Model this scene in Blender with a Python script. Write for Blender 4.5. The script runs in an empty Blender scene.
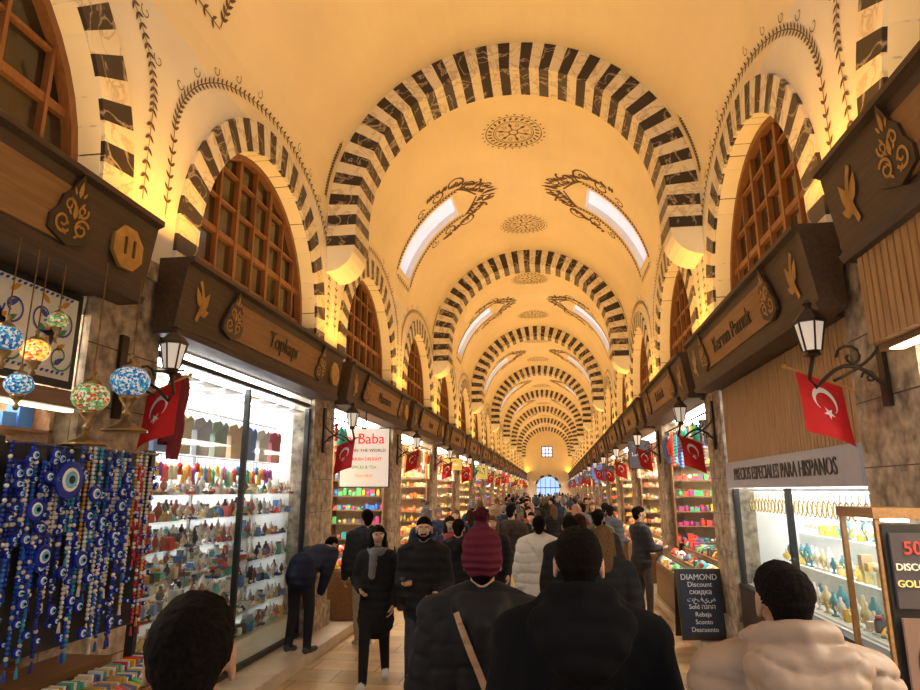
import bpy, math, random
import numpy as np
from mathutils import Vector, Matrix, noise
from mathutils.bvhtree import BVHTree
R=random.Random(7)
scn=bpy.context.scene
COL=scn.collection
pi=math.pi
# ------------------------------------------------------------------ materials
_mc={}
def newmat(name):
    m=bpy.data.materials.new(name); m.use_nodes=True
    nt=m.node_tree; b=nt.nodes['Principled BSDF']
    return m,nt,b
def rgba(c): return (c[0],c[1],c[2],1)
def plain(name,c,rough=.6,metal=0,emit=0,ecol=None,var=.15,scale=12,bump=0,coord='Object',spec=None):
    if name in _mc: return _mc[name]
    m,nt,b=newmat(name)
    b.inputs['Roughness'].default_value=rough; b.inputs['Metallic'].default_value=metal
    if spec is not None: b.inputs['Specular IOR Level'].default_value=spec
    tc=nt.nodes.new('ShaderNodeTexCoord'); n=nt.nodes.new('ShaderNodeTexNoise')
    n.inputs['Scale'].default_value=scale; n.inputs['Detail'].default_value=5
    nt.links.new(tc.outputs[coord],n.inputs['Vector'])
    r=nt.nodes.new('ShaderNodeValToRGB')
    r.color_ramp.elements[0].position=.3; r.color_ramp.elements[1].position=.7
    r.color_ramp.elements[0].color=rgba([x*(1-var) for x in c]); r.color_ramp.elements[1].color=rgba([min(1,x*(1+var)) for x in c])
    nt.links.new(n.outputs['Fac'],r.inputs['Fac']); nt.links.new(r.outputs['Color'],b.inputs['Base Color'])
    if bump:
        bp=nt.nodes.new('ShaderNodeBump'); bp.inputs['Strength'].default_value=bump; bp.inputs['Distance'].default_value=.02
        nt.links.new(n.outputs['Fac'],bp.inputs['Height']); nt.links.new(bp.outputs['Normal'],b.inputs['Normal'])
    if emit:
        b.inputs['Emission Color'].default_value=rgba(ecol or c); b.inputs['Emission Strength'].default_value=emit
    _mc[name]=m; return m
def attrmat(name,rough=.5,metal=0,emit=0):
    if name in _mc: return _mc[name]
    m,nt,b=newmat(name); a=nt.nodes.new('ShaderNodeAttribute'); a.attribute_name='Col'
    nt.links.new(a.outputs['Color'],b.inputs['Base Color'])
    b.inputs['Roughness'].default_value=rough; b.inputs['Metallic'].default_value=metal
    if emit:
        nt.links.new(a.outputs['Color'],b.inputs['Emission Color']); b.inputs['Emission Strength'].default_value=emit
    _mc[name]=m; return m
def marble(name,base,vein,scale=3,width=.06,rough=.35):
    m,nt,b=newmat(name); tc=nt.nodes.new('ShaderNodeTexCoord')
    n=nt.nodes.new('ShaderNodeTexNoise'); n.inputs['Scale'].default_value=scale; n.inputs['Detail'].default_value=6; n.inputs['Distortion'].default_value=1.2
    nt.links.new(tc.outputs['Object'],n.inputs['Vector'])
    r=nt.nodes.new('ShaderNodeValToRGB'); e=r.color_ramp.elements
    e[0].position=.5-width; e[0].color=rgba(base); e[1].position=.5; e[1].color=rgba(vein)
    x=e.new(.5+width); x.color=rgba(base)
    nt.links.new(n.outputs['Fac'],r.inputs['Fac']); nt.links.new(r.outputs['Color'],b.inputs['Base Color'])
    b.inputs['Roughness'].default_value=rough
    return m
def wood(name,c1,c2,scale=2,rough=.45,axis='Y'):
    m,nt,b=newmat(name); tc=nt.nodes.new('ShaderNodeTexCoord'); mp=nt.nodes.new('ShaderNodeMapping')
    s=[18,18,18]; s['XYZ'.index(axis)]=1.2
    mp.inputs['Scale'].default_value=s
    n=nt.nodes.new('ShaderNodeTexNoise'); n.inputs['Scale'].default_value=scale; n.inputs['Detail'].default_value=4
    nt.links.new(tc.outputs['Object'],mp.inputs['Vector']); nt.links.new(mp.outputs['Vector'],n.inputs['Vector'])
    r=nt.nodes.new('ShaderNodeValToRGB'); r.color_ramp.elements[0].position=.35; r.color_ramp.elements[1].position=.65
    r.color_ramp.elements[0].color=rgba(c1); r.color_ramp.elements[1].color=rgba(c2)
    nt.links.new(n.outputs['Fac'],r.inputs['Fac']); nt.links.new(r.outputs['Color'],b.inputs['Base Color'])
    b.inputs['Roughness'].default_value=rough
    return m
def puffer(name,c,scale=3.4,strength=.7,rough=.75,dist=.03,spec=.2,nsc=11):
    if name in _mc: return _mc[name]
    m,nt,b=newmat(name); tc=nt.nodes.new('ShaderNodeTexCoord')
    w=nt.nodes.new('ShaderNodeTexWave'); w.bands_direction='Z'; w.inputs['Scale'].default_value=scale; w.inputs['Distortion'].default_value=1.6; w.inputs['Detail'].default_value=2
    n=nt.nodes.new('ShaderNodeTexNoise'); n.inputs['Scale'].default_value=nsc; n.inputs['Detail'].default_value=4
    nt.links.new(tc.outputs['Object'],w.inputs['Vector']); nt.links.new(tc.outputs['Object'],n.inputs['Vector'])
    mx=nt.nodes.new('ShaderNodeMath'); mx.operation='MULTIPLY_ADD'; mx.inputs[1].default_value=.9
    nt.links.new(n.outputs['Fac'],mx.inputs[0]); nt.links.new(w.outputs['Fac'],mx.inputs[2])
    bp=nt.nodes.new('ShaderNodeBump'); bp.inputs['Strength'].default_value=strength; bp.inputs['Distance'].default_value=dist
    nt.links.new(mx.outputs[0],bp.inputs['Height']); nt.links.new(bp.outputs['Normal'],b.inputs['Normal'])
    b.inputs['Base Color'].default_value=rgba(c); b.inputs['Roughness'].default_value=rough; b.inputs['Specular IOR Level'].default_value=spec
    _mc[name]=m; return m
def emis(name,c,s):
    if name in _mc: return _mc[name]
    m,nt,b=newmat(name); b.inputs['Base Color'].default_value=rgba(c)
    b.inputs['Emission Color'].default_value=rgba(c); b.inputs['Emission Strength'].default_value=s
    _mc[name]=m; return m
def glassmat():
    m=bpy.data.materials.new('pane_glass'); m.use_nodes=True; nt=m.node_tree; nt.nodes.clear()
    o=nt.nodes.new('ShaderNodeOutputMaterial'); mx=nt.nodes.new('ShaderNodeMixShader'); t=nt.nodes.new('ShaderNodeBsdfTransparent'); g=nt.nodes.new('ShaderNodeBsdfGlossy')
    g.inputs['Roughness'].default_value=.03; mx.inputs[0].default_value=.06; t.inputs['Color'].default_value=(.95,.98,.97,1)
    nt.links.new(t.outputs[0],mx.inputs[1]); nt.links.new(g.outputs[0],mx.inputs[2]); nt.links.new(mx.outputs[0],o.inputs[0]); return m
def mosaic(name,cols,emit=.9,scale=28):
    m,nt,b=newmat(name); tc=nt.nodes.new('ShaderNodeTexCoord'); v=nt.nodes.new('ShaderNodeTexVoronoi'); v.inputs['Scale'].default_value=scale
    nt.links.new(tc.outputs['Object'],v.inputs['Vector']); s=nt.nodes.new('ShaderNodeSeparateColor'); nt.links.new(v.outputs['Color'],s.inputs[0])
    r=nt.nodes.new('ShaderNodeValToRGB'); r.color_ramp.interpolation='CONSTANT'; e=r.color_ramp.elements
    e[0].color=rgba(cols[0]); e[0].position=0; e[1].position=1/len(cols); e[1].color=rgba(cols[1])
    for i,c in enumerate(cols[2:]): x=e.new((i+2)/len(cols)); x.color=rgba(c)
    nt.links.new(s.outputs[0],r.inputs['Fac']); nt.links.new(r.outputs['Color'],b.inputs['Base Color']); nt.links.new(r.outputs['Color'],b.inputs['Emission Color'])
    b.inputs['Emission Strength'].default_value=emit; b.inputs['Roughness'].default_value=.2; return m
def floormat():
    m,nt,b=newmat('stone_floor'); tc=nt.nodes.new('ShaderNodeTexCoord'); br=nt.nodes.new('ShaderNodeTexBrick')
    br.inputs['Scale'].default_value=1; br.inputs['Brick Width'].default_value=.75; br.inputs['Row Height'].default_value=.45
    br.inputs['Mortar Size'].default_value=.008; br.inputs['Color1'].default_value=(.60,.41,.20,1); br.inputs['Color2'].default_value=(.42,.28,.13,1); br.inputs['Mortar'].default_value=(.14,.09,.05,1)
    n=nt.nodes.new('ShaderNodeTexNoise'); n.inputs['Scale'].default_value=2.5; n.inputs['Detail'].default_value=8
    mx=nt.nodes.new('ShaderNodeMixRGB'); mx.blend_type='OVERLAY'; mx.inputs[0].default_value=.7
    nt.links.new(tc.outputs['Object'],br.inputs['Vector']); nt.links.new(tc.outputs['Object'],n.inputs['Vector'])
    nt.links.new(br.outputs['Color'],mx.inputs[1]); nt.links.new(n.outputs['Fac'],mx.inputs[2]); nt.links.new(mx.outputs[0],b.inputs['Base Color'])
    b.inputs['Roughness'].default_value=.28; return m

M_plaster=plain('white_plaster',(.80,.79,.77),.8,var=.05,scale=1.5,bump=.05)
M_vault=plain('cream_vault_plaster',(.85,.77,.60),.75,var=.05,scale=.8)
M_dark=marble('dark_voussoir_marble',(.036,.028,.031),(.38,.33,.31),2.2,.026)
M_light=marble('white_voussoir_marble',(.80,.75,.66),(.55,.48,.4),3,.04)
M_paint=plain('brown_paint',(.13,.085,.06),.8,var=.2)
M_stone=plain('pier_stone',(.37,.30,.22),.75,var=.6,scale=9,bump=1.0)
M_brown=wood('dark_fascia_wood',(.060,.036,.022),(.095,.057,.034),2,.5)
M_oak=wood('oak_inlay',(.26,.13,.045),(.35,.185,.065),2,.45)
M_slat=wood('slat_wood',(.36,.20,.08),(.50,.30,.13),2,.5,'Z')
M_frame=wood('window_frame_wood',(.15,.06,.02),(.21,.085,.028),2,.45,'Z')
M_pane=plain('amber_pane',(.035,.024,.014),.10,var=.7,scale=1.2)
M_floor=floormat()
M_step=plain('step_marble',(.58,.49,.37),.35,var=.2,scale=3)
M_goods=attrmat('goods_colour',.45)
M_cloth=attrmat('fabric_colour',.85)
M_lit=attrmat('lit_print_colour',.5,0,.55)
M_metalc=attrmat('metal_colour',.25,.9)
M_white=plain('shop_white',(.82,.81,.79),.5,var=.03)
M_shopwall=plain('shop_back_wall',(.62,.50,.34),.6,var=.2,scale=2)
M_black=plain('black_metal',(.02,.02,.02),.4,var=.1)
M_bronze=plain('bronze',(.30,.20,.09),.3,.9,var=.3,scale=20)
M_iron=plain('lantern_iron',(.05,.035,.025),.4,.6,var=.2)
M_lamp=emis('lantern_glow',(.80,.72,.60),.35)
M_panel=emis('shop_light_panel',(1,.90,.76),18)
M_panelw=emis('vitrine_light_panel',(.97,.98,1),13)
M_led=emis('led_strip',(1,.8,.5),4)
M_sky=emis('skylight_pane',(.62,.72,.95),.62)
M_dl=emis('downlight',(1,.98,.95),11)
M_glass=glassmat()
M_gold=plain('gold_motif',(.50,.28,.07),.4,.3,var=.2)
M_red=plain('flag_red',(.66,.012,.018),.7,var=.08)
M_flagw=plain('flag_white',(.85,.85,.85),.7,var=.02)
M_blackwood=plain('dark_cabinet_wood',(.05,.03,.018),.4,var=.3)
M_carve=wood('carved_wood',(.16,.08,.035),(.24,.12,.05),2,.4)
M_glz=attrmat('glazed_glass',.12)

# ------------------------------------------------------------------ mesh builder
class MB:
    def __init__(s): s.v=[];s.f=[];s.m=[];s.c=[];s.s=[];s.mats=[];s.M=Matrix()
    def mi(s,mat):
        if mat not in s.mats: s.mats.append(mat)
        return s.mats.index(mat)
    def add(s,vs,fs,mat,col=(1,1,1),sm=False,M=None):
        o=len(s.v); T=s.M@M if M is not None else s.M
        s.v.extend([tuple(T@Vector(p)) for p in vs]); k=s.mi(mat)
        for f in fs:
            s.f.append(tuple(i+o for i in f)); s.m.append(k); s.c.append(col); s.s.append(sm)
    def quad(s,a,b,c,d,mat,col=(1,1,1)): s.add([a,b,c,d],[(0,1,2,3)],mat,col)
    def box(s,x0,x1,y0,y1,z0,z1,mat,col=(1,1,1),M=None):
        vs=[(x,y,z) for x in(x0,x1) for y in(y0,y1) for z in(z0,z1)]
        s.add(vs,[(0,1,3,2),(4,6,7,5),(0,4,5,1),(2,3,7,6),(0,2,6,4),(1,5,7,3)],mat,col,False,M)
    def lathe(s,c,prof,n,mat,col=(1,1,1),sm=True,M=None,sx=1,sy=1):
        vs=[];fs=[]
        for r,z in prof:
            for i in range(n):
                a=2*pi*(i+.5)/n; vs.append((c[0]+r*sx*math.cos(a),c[1]+r*sy*math.sin(a),c[2]+z))
        k=len(prof)
        for j in range(k-1):
            for i in range(n):
                i2=(i+1)%n; fs.append((j*n+i,j*n+i2,(j+1)*n+i2,(j+1)*n+i))
        if prof[0][0]>1e-5: fs.append(tuple(range(n))[::-1])
        if prof[-1][0]>1e-5: fs.append(tuple((k-1)*n+i for i in range(n)))
        s.add(vs,fs,mat,col,sm,M)
    def ball(s,c,r,mat,col=(1,1,1),n=8,k=5,M=None,sz=1):
        s.lathe(c,[(r*math.sin(pi*j/k) if 0<j<k else 0.00001,-r*sz*math.cos(pi*j/k)) for j in range(k+1)],n,mat,col,True,M)
    def tube(s,pts,rad,n,mat,col=(1,1,1),M=None,sm=True):
        pts=[Vector(p) for p in pts]; vs=[];fs=[]
        if not hasattr(rad,'__len__'): rad=[rad]*len(pts)
        up=Vector((0,0,1))
        for i,p in enumerate(pts):
            d=(pts[min(i+1,len(pts)-1)]-pts[max(i-1,0)]).normalized()
            a=d.cross(up)
            if a.length<.05: a=d.cross(Vector((1,0,0)))
            a.normalize(); b=d.cross(a)
            for j in range(n):
                t=2*pi*j/n; vs.append(p+(a*math.cos(t)+b*math.sin(t))*rad[i])
        for i in range(len(pts)-1):
            for j in range(n):
                j2=(j+1)%n; fs.append((i*n+j,i*n+j2,(i+1)*n+j2,(i+1)*n+j))
        fs.append(tuple(range(n))); fs.append(tuple((len(pts)-1)*n+j for j in range(n)))
        s.add(vs,fs,mat,col,sm,M)
    def mesh(s,name):
        me=bpy.data.meshes.new(name); me.from_pydata(s.v,[],s.f)
        for m in s.mats: me.materials.append(m)
        me.polygons.foreach_set('material_index',s.m); me.polygons.foreach_set('use_smooth',s.s)
        ca=me.color_attributes.new('Col','FLOAT_COLOR','CORNER')
        arr=np.ones((len(me.loops),4),dtype=np.float32); lt=[len(f) for f in s.f]
        arr[:,:3]=np.repeat(np.array(s.c,dtype=np.float32),lt,axis=0)
        ca.data.foreach_set('color',arr.ravel()); me.update(); return me
    def obj(s,name,loc=None,M=None):
        me=s.mesh(name); return place(me,name,M if M is not None else (Matrix.Translation(loc) if loc else None))
def place(me,name,M=None):
    o=bpy.data.objects.new(name,me); COL.objects.link(o)
    if M is not None: o.matrix_world=M
    return o
_tc={}
def text_geo(t):
    if t in _tc: return _tc[t]
    cu=bpy.data.curves.new('t','FONT'); cu.body=t; cu.align_x='CENTER'; cu.align_y='CENTER'; cu.extrude=.01; cu.size=1; cu.resolution_u=3
    o=bpy.data.objects.new('t',cu); COL.objects.link(o); bpy.context.view_layer.update()
    me=o.evaluated_get(bpy.context.evaluated_depsgraph_get()).to_mesh()
    r=([tuple(v.co) for v in me.vertices],[tuple(p.vertices) for p in me.polygons])
    bpy.data.objects.remove(o); _tc[t]=r; return r
def add_text(mb,t,M,size,mat,col=(1,1,1),sx=1.0):
    v,f=text_geo(t); sv=mb.M; mb.M=Matrix(); mb.add([Vector((p[0]*size*sx,p[1]*size,p[2]*.4)) for p in v],f,mat,col,False,M); mb.M=sv
W=2.8
def TM(side,n,u,z):
    if side=='L': return Matrix(((0,0,1,-W+n),(1,0,0,u),(0,1,0,z),(0,0,0,1)))
    return Matrix(((0,0,-1,W-n),(-1,0,0,u),(0,1,0,z),(0,0,0,1)))
def TF(x,y,z): return Matrix(((1,0,0,x),(0,0,-1,y),(0,1,0,z),(0,0,0,1)))
SIDE={'L':Matrix(((1,0,0,-W),(0,1,0,0),(0,0,1,0),(0,0,0,1))),'R':Matrix(((-1,0,0,W),(0,1,0,0),(0,0,1,0),(0,0,0,1)))}
def T(x,y,z): return Matrix.Translation((x,y,z))

# ------------------------------------------------------------------ layout constants
SP=4.57; RIB=[9.31+9.14*k for k in range(-1,8)]; Y0=-3.6; Y1=78.0
WIN=[7.02+SP*j for j in range(-2,16)]; SHOP=[(j,6.8+SP*j) for j in range(-2,16)]
ZS=6.2; RO=2.8; RI=2.34; WS=4.3; WI=1.6; WO=1.95
SKY=[4.74+9.14*k for k in range(0,8)]
rad=math.radians
mb=MB(); mb.box(-4.4,4.4,Y0,Y1,-.1,0,M_floor); mb.obj('floor')
for sd in 'LR':
    mb=MB(); mb.M=SIDE[sd]; mb.box(-1.49,.42,Y0,Y1-.1,0.001,.12,M_step); mb.box(.40,.45,Y0,Y1-.1,0.001,.13,M_step)
    mb.obj('raised_step')
XW=-.26
for sd,nm in (('L','wall_left'),('R','wall_right')):
    mb=MB(); mb.M=SIDE[sd]; prev=Y0
    for w in WIN:
        if w-WI<Y0: prev=w+WI; continue
        mb.quad((0,prev,3.25),(0,w-WI,3.25),(0,w-WI,ZS),(0,prev,ZS),M_plaster)
        mb.quad((0,w-WI,3.25),(0,w+WI,3.25),(0,w+WI,3.95),(0,w-WI,3.95),M_plaster)
        mb.quad((0,w-WI,3.95),(0,w+WI,3.95),(-.5,w+WI,3.95),(-.5,w-WI,3.95),M_plaster)
        N=24
        A=[(w-WI*math.cos(pi*i/N),WS+WI*1.06*math.sin(pi*i/N)) for i in range(N+1)]
        for i in range(N):
            (a,b),(c,d)=A[i],A[i+1]
            mb.quad((0,a,b),(0,c,d),(0,c,ZS),(0,a,ZS),M_plaster)
            mb.quad((0,a,b),(0,c,d),(-.5,c,d),(-.5,a,b),M_vault)
        for q in (-1,1): mb.quad((0,w+q*WI,3.95),(0,w+q*WI,WS),(-.5,w+q*WI,WS),(-.5,w+q*WI,3.95),M_vault)
        prev=w+WI
    mb.quad((0,prev,3.25),(0,Y1,3.25),(0,Y1,ZS),(0,prev,ZS),M_plaster)
    for j,c in SHOP:
        if c-1.9<Y0: continue
        a,b=c-SP/2,c+SP/2
        back=M_white if j in(0,) else M_shopwall
        mb.quad((-1.5,a,0.12),(-1.5,b,0.12),(-1.5,b,3.3),(-1.5,a,3.3),back)
        mb.quad((-1.5,a,3.3),(-1.5,b,3.3),(0,b,3.3),(0,a,3.3),M_white)
        for q in (a,b):
            d=.43 if q==a else -.43
            mb.quad((-1.5,q+d,0.12),(-.25,q+d,.12),(-.25,q+d,3.3),(-1.5,q+d,3.3),back)
            mb.quad((-.25,q+d,0.12),(0,q+d,.12),(0,q+d,3.3),(-.25,q+d,3.3),M_stone)
            q2=q+d; mb.quad((0,min(q,q2),.12),(0,max(q,q2),.12),(0,max(q,q2),3.3),(0,min(q,q2),3.3),M_stone)
    mb.quad((-.52,Y0,3.3),(-.52,Y1,3.3),(-.52,Y1,6),(-.52,Y0,6),M_vault)
    mb.obj(nm)
def vp(phi,y,r=RO): return (r*math.cos(phi),y,ZS+r*math.sin(phi))
mb=MB()
ph=sorted(set([rad(a) for a in range(0,181,5)]+[rad(15),rad(57),rad(123),rad(165)]))
ys=[Y0]
for s_ in SKY: ys+=[s_-.5,s_+.5]
ys.append(Y1)
for i in range(len(ys)-1):
    hole=(i%2==1)
    for k in range(len(ph)-1):
        mid=math.degrees((ph[k]+ph[k+1])/2)
        if hole and (15<mid<57 or 123<mid<165): continue
        mb.add([vp(ph[k],ys[i]),vp(ph[k+1],ys[i]),vp(ph[k+1],ys[i+1]),vp(ph[k],ys[i+1])],[(0,1,2,3)],M_vault,sm=True)
mb.obj('ceiling')
wn=0
for s_ in SKY:
    for a0,a1 in ((15,57),(123,165)):
        wn+=1; mb=MB(); st=[rad(a0+(a1-a0)*i/8) for i in range(9)]
        for k in range(8):
            mb.quad(vp(st[k],s_-.5,RO+.15),vp(st[k+1],s_-.5,RO+.15),vp(st[k+1],s_+.5,RO+.15),vp(st[k],s_+.5,RO+.15),M_sky)
            for q in(-.5,.5): mb.quad(vp(st[k],s_+q),vp(st[k+1],s_+q),vp(st[k+1],s_+q,RO+.17),vp(st[k],s_+q,RO+.17),M_plaster)
        for q in(st[0],st[-1]): mb.quad(vp(q,s_-.5),vp(q,s_+.5),vp(q,s_+.5,RO+.17),vp(q,s_-.5,RO+.17),M_plaster)
        mb.obj('window_%d'%wn)
def voussoir(mb,M,ri,ro,d0,d1,N,zs,leg,stretch=1.0):
    P=lambda r,t,d:(r*math.cos(t),d,zs+r*math.sin(t)*stretch)
    for i in range(N):
        t0=pi*i/N;t1=pi*(i+1)/N; mat=M_dark if i%2 else M_light
        tm=(t0+t1)/2; q=[t0,tm,t1]; vs=[];fs=[]
        for t in q:
            for (r,d) in((ri,d0),(ro,d0),(ro,d1),(ri,d1)): vs.append(P(r,t,d))
        for k in range(2):
            for e in range(4):
                e2=(e+1)%4; fs.append((k*4+e,k*4+e2,(k+1)*4+e2,(k+1)*4+e))
        fs+=[(0,1,2,3),(8,11,10,9)]
        mb.add(vs,fs,mat,M=M)
    h=pi*(ri+ro)/2/N; z=zs;k=0
    while z>zs-leg+.01:
        z2=max(z-h,zs-leg); mat=M_dark if k%2==0 else M_light
        for sg in(-1,1):
            x0,x1=sorted((sg*ri,sg*ro)); mb.box(x0,x1,d0,d1,z2,z,mat,M=M)
        z=z2;k+=1
for y in RIB:
    mb=MB(); voussoir(mb,T(0,y,0),RI,RO-.002,-.36,.36,47,ZS,.5)
    for sg in(-1,1):
        x0=sg*(RI+.02);x1=sg*(RO-.003); zc=ZS-.5; zb=zc-.42
        vs=[]
        for i in range(7):
            t=i/6; xx_=x0+(x1-x0)*(1-math.cos(t*pi/2)) ; zz=zc-(zc-zb)*math.sin(t*pi/2)
            vs+=[(xx_,y-.34,zz),(xx_,y+.34,zz)]
        fs=[(2*i,2*i+1,2*i+3,2*i+2) for i in range(6)]
        vs+=[(x1,y-.34,zc),(x1,y+.34,zc)]
        fs+=[tuple([2*i for i in range(7)]+[14]),tuple([2*i+1 for i in range(7)]+[15])]
        mb.add(vs,fs,M_plaster)
    mb.obj('striped_vault_arch')
mb=MB(); RZ=Matrix(((0,1,0,0),(1,0,0,0),(0,0,1,0),(0,0,0,1)))
voussoir(mb,RZ,WI,WO,XW+.02,.035,33,WS,.35,1.06)
arch_me=mb.mesh('striped_window_arch')
mb=MB(); xx=XW
def archz(d): return WS+1.06*math.sqrt(max(0,WI*WI-d*d))
mb.quad((xx-.02,-WI,3.95),(xx-.02,WI,3.95),(xx-.02,WI,WS),(xx-.02,-WI,WS),M_pane)
pts=[(xx-.02,-WI*math.cos(pi*i/20),WS+1.06*WI*math.sin(pi*i/20)) for i in range(21)]
mb.add(pts,[tuple(range(21))],M_pane)
for i in range(-3,4):
    d=i*.42; wdt=.032 if i in(-1,1) else .016
    mb.box(xx-.03,xx+.04,d-wdt,d+wdt,3.95,archz(abs(d)+wdt)-.02,M_frame)
for k,z in enumerate((4.0,4.38,4.8,5.2,5.6)):
    e=math.sqrt(max(0,WI*WI-((z-WS)/1.06)**2)) if z>WS else WI
    hh=.036 if k==2 else .015
    mb.box(xx-.03,xx+.03,-e,e,z-hh,z+hh,M_frame)
N=24
for i in range(N):
    t0=pi*i/N;t1=pi*(i+1)/N
    q=lambda r,t,x:(x,-r*math.cos(t),WS+1.06*r*math.sin(t))
    x=xx+.07; mb.quad(q(WI,t0,x),q(WI,t1,x),q(WI-.07,t1,x),q(WI-.07,t0,x),M_frame)
    mb.quad(q(WI-.07,t0,xx+.07),q(WI-.07,t1,xx+.07),q(WI-.07,t1,xx-.03),q(WI-.07,t0,xx-.03),M_frame)
win_me=mb.mesh('lattice_window')
for sd in'LR':
    for w in WIN[1:]:
        wn+=1; place(win_me,'window_%d'%wn,SIDE[sd]@T(0,w,0)); place(arch_me,'striped_window_arch',SIDE[sd]@T(0,w,0))
# ------------------------------------------------------------------ painted ornament
def wallmap(sd):
    def f(u,s):
        if s<=ZS: x=-(W-.006); z=s
        else:
            a=(s-ZS)/RO; x=-(RO-.008)*math.cos(a); z=ZS+(RO-.008)*math.sin(a)
        return (x if sd=='L' else -x,u,z)
    return f
def leaf(mb,mp,x,y,ang,l,w,mat=M_paint):
    ca,sa=math.cos(ang),math.sin(ang)
    P=[(0,0),(l*.3,w/2),(l*.65,w*.42),(l,0),(l*.65,-w*.42),(l*.3,-w/2)]
    mb.add([mp(x+a*ca-b*sa,y+a*sa+b*ca) for a,b in P],[tuple(range(6))],mat)
def strip(mb,mp,pts,w,mat=M_paint):
    vs=[];n=len(pts)
    for i,(x,y) in enumerate(pts):
        a=pts[min(i+1,n-1)];b=pts[max(i-1,0)]; dx,dy=a[0]-b[0],a[1]-b[1]; l=math.hypot(dx,dy) or 1
        ww=w*(1-.3*i/n); vs+=[mp(x-dy/l*ww/2,y+dx/l*ww/2),mp(x+dy/l*ww/2,y-dx/l*ww/2)]
    mb.add(vs,[(2*i,2*i+1,2*i+3,2*i+2) for i in range(n-1)],mat)
def vine(mb,mp,pts,w=.011,l=.085,step=1):
    strip(mb,mp,pts,w)
    for i in range(1,len(pts)-1,step):
        a=math.atan2(pts[i+1][1]-pts[i-1][1],pts[i+1][0]-pts[i-1][0])
        leaf(mb,mp,*pts[i],a+.8,l,l*.36); leaf(mb,mp,*pts[i],a-.8,l,l*.36)
def spiral(cx,cy,r,a0,turns,sg=1,n=22):
    return [(cx+r*(1-.8*i/n)*math.cos(a0+sg*turns*2*pi*i/n),cy+r*(1-.8*i/n)*math.sin(a0+sg*turns*2*pi*i/n)) for i in range(n+1)]
for sd in 'LR':
    mp=wallmap(sd); mb=MB()
    for w in WIN[1:]:
        R2=2.12
        pts=[(w-R2*math.cos(t),WS+.95+(R2-.85)*1.02*math.sin(t)) for t in [pi*i/60 for i in range(61)]]
        pts=[(w-R2,WS+.1+.12*i) for i in range(7)]+pts+[(w+R2,WS+.82-.12*i) for i in range(7)]
        vine(mb,mp,pts,step=1 if w<40 else 3)
        for q in(-1,1):
            for k in range(5):
                t=pi*(.5+q*(.09+k*.075)); x0=w-(R2+.13)*math.cos(t); z0=WS+.95+(R2-.85+.13)*1.02*math.sin(t)
                strip(mb,mp,spiral(x0,z0,.07,t,.9,q,12),.012)
    mb.obj('painted_wall_vines')
mb=MB()
vm=lambda cy:(lambda s,t:vp(pi/2-s/RO,cy+t,RO-.008))
for w in WIN[1:]:
    m=vm(w)
    for rr,ww in((.56,.02),(.40,.02),(.36,.012)):
        strip(mb,m,[(rr*math.cos(2*pi*i/40),rr*math.sin(2*pi*i/40)) for i in range(41)],ww)
    for i in range(26):
        a=2*pi*i/26; leaf(mb,m,.43*math.cos(a),.43*math.sin(a),a+.5,.12,.05); leaf(mb,m,.60*math.cos(a),.60*math.sin(a),a-.6,.06,.035)
    for i in range(6):
        a=2*pi*i/6+.3; strip(mb,m,[(.08*math.cos(a),.08*math.sin(a)),(.34*math.cos(a),.34*math.sin(a))],.025); leaf(mb,m,.2*math.cos(a),.2*math.sin(a),a,.12,.07)
        strip(mb,m,spiral(.25*math.cos(a+.5),.25*math.sin(a+.5),.06,a,1.1),.015)
    strip(mb,m,[(.09*math.cos(2*pi*i/12),.09*math.sin(2*pi*i/12)) for i in range(13)],.03)
for s_ in SKY:
    for sg in(-1,1):
        def m(s,t,sg=sg,s_=s_): return vp(s/RO if sg>0 else pi-s/RO,s_+t,RO-.008)
        a0,a1=rad(11)*RO,rad(60)*RO
        for q in(-.66,.66):
            vine(mb,m,[(a0+(a1-a0)*i/30,q) for i in range(31)],.016,.11,1)
        vine(mb,m,[(a0-.02,-.66+1.32*i/8) for i in range(9)],.016,.10,1)
        for q in(-1,1):
            strip(mb,m,[(a1+.0+.42*i/10,q*(.70-.66*(i/10)**1.4)) for i in range(11)],.06)
            strip(mb,m,spiral(a1+.0,q*.98,.24,-q*.8,1.3,q),.05); strip(mb,m,spiral(a1+.36,q*.62,.26,q*.3,1.2,-q),.055); strip(mb,m,spiral(a1-.5,q*.9,.2,q*1.2,1.2,-q),.045)
            strip(mb,m,spiral(a1+.66,q*.25,.18,q*.3,1.2,q),.045); strip(mb,m,spiral(a1-1.0,q*.86,.14,q*.3,1.2,q),.035)
            for k in range(24):
                t=k/23; leaf(mb,m,a1-.75+1.45*t,q*(1.02-.85*t**2.2),q*1.2*(1-t)+R.uniform(-.5,.5),.2,.085)
            for k in range(12):
                t=k/11; leaf(mb,m,a1+.05+.5*t,q*(.62-.6*t),q*.5+R.uniform(-.6,.6),.18,.08)
        leaf(mb,m,a1+.6,0,0,.36,.12)
for y in RIB:
    for q in(-.55,.55):
        m=vm(y+q)
        for k in(-1,1): vine(mb,m,[(k*(3.2+ .95*i/20),0) for i in range(21)],.012,.08,1)
mb.obj('painted_ceiling_ornament')
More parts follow.
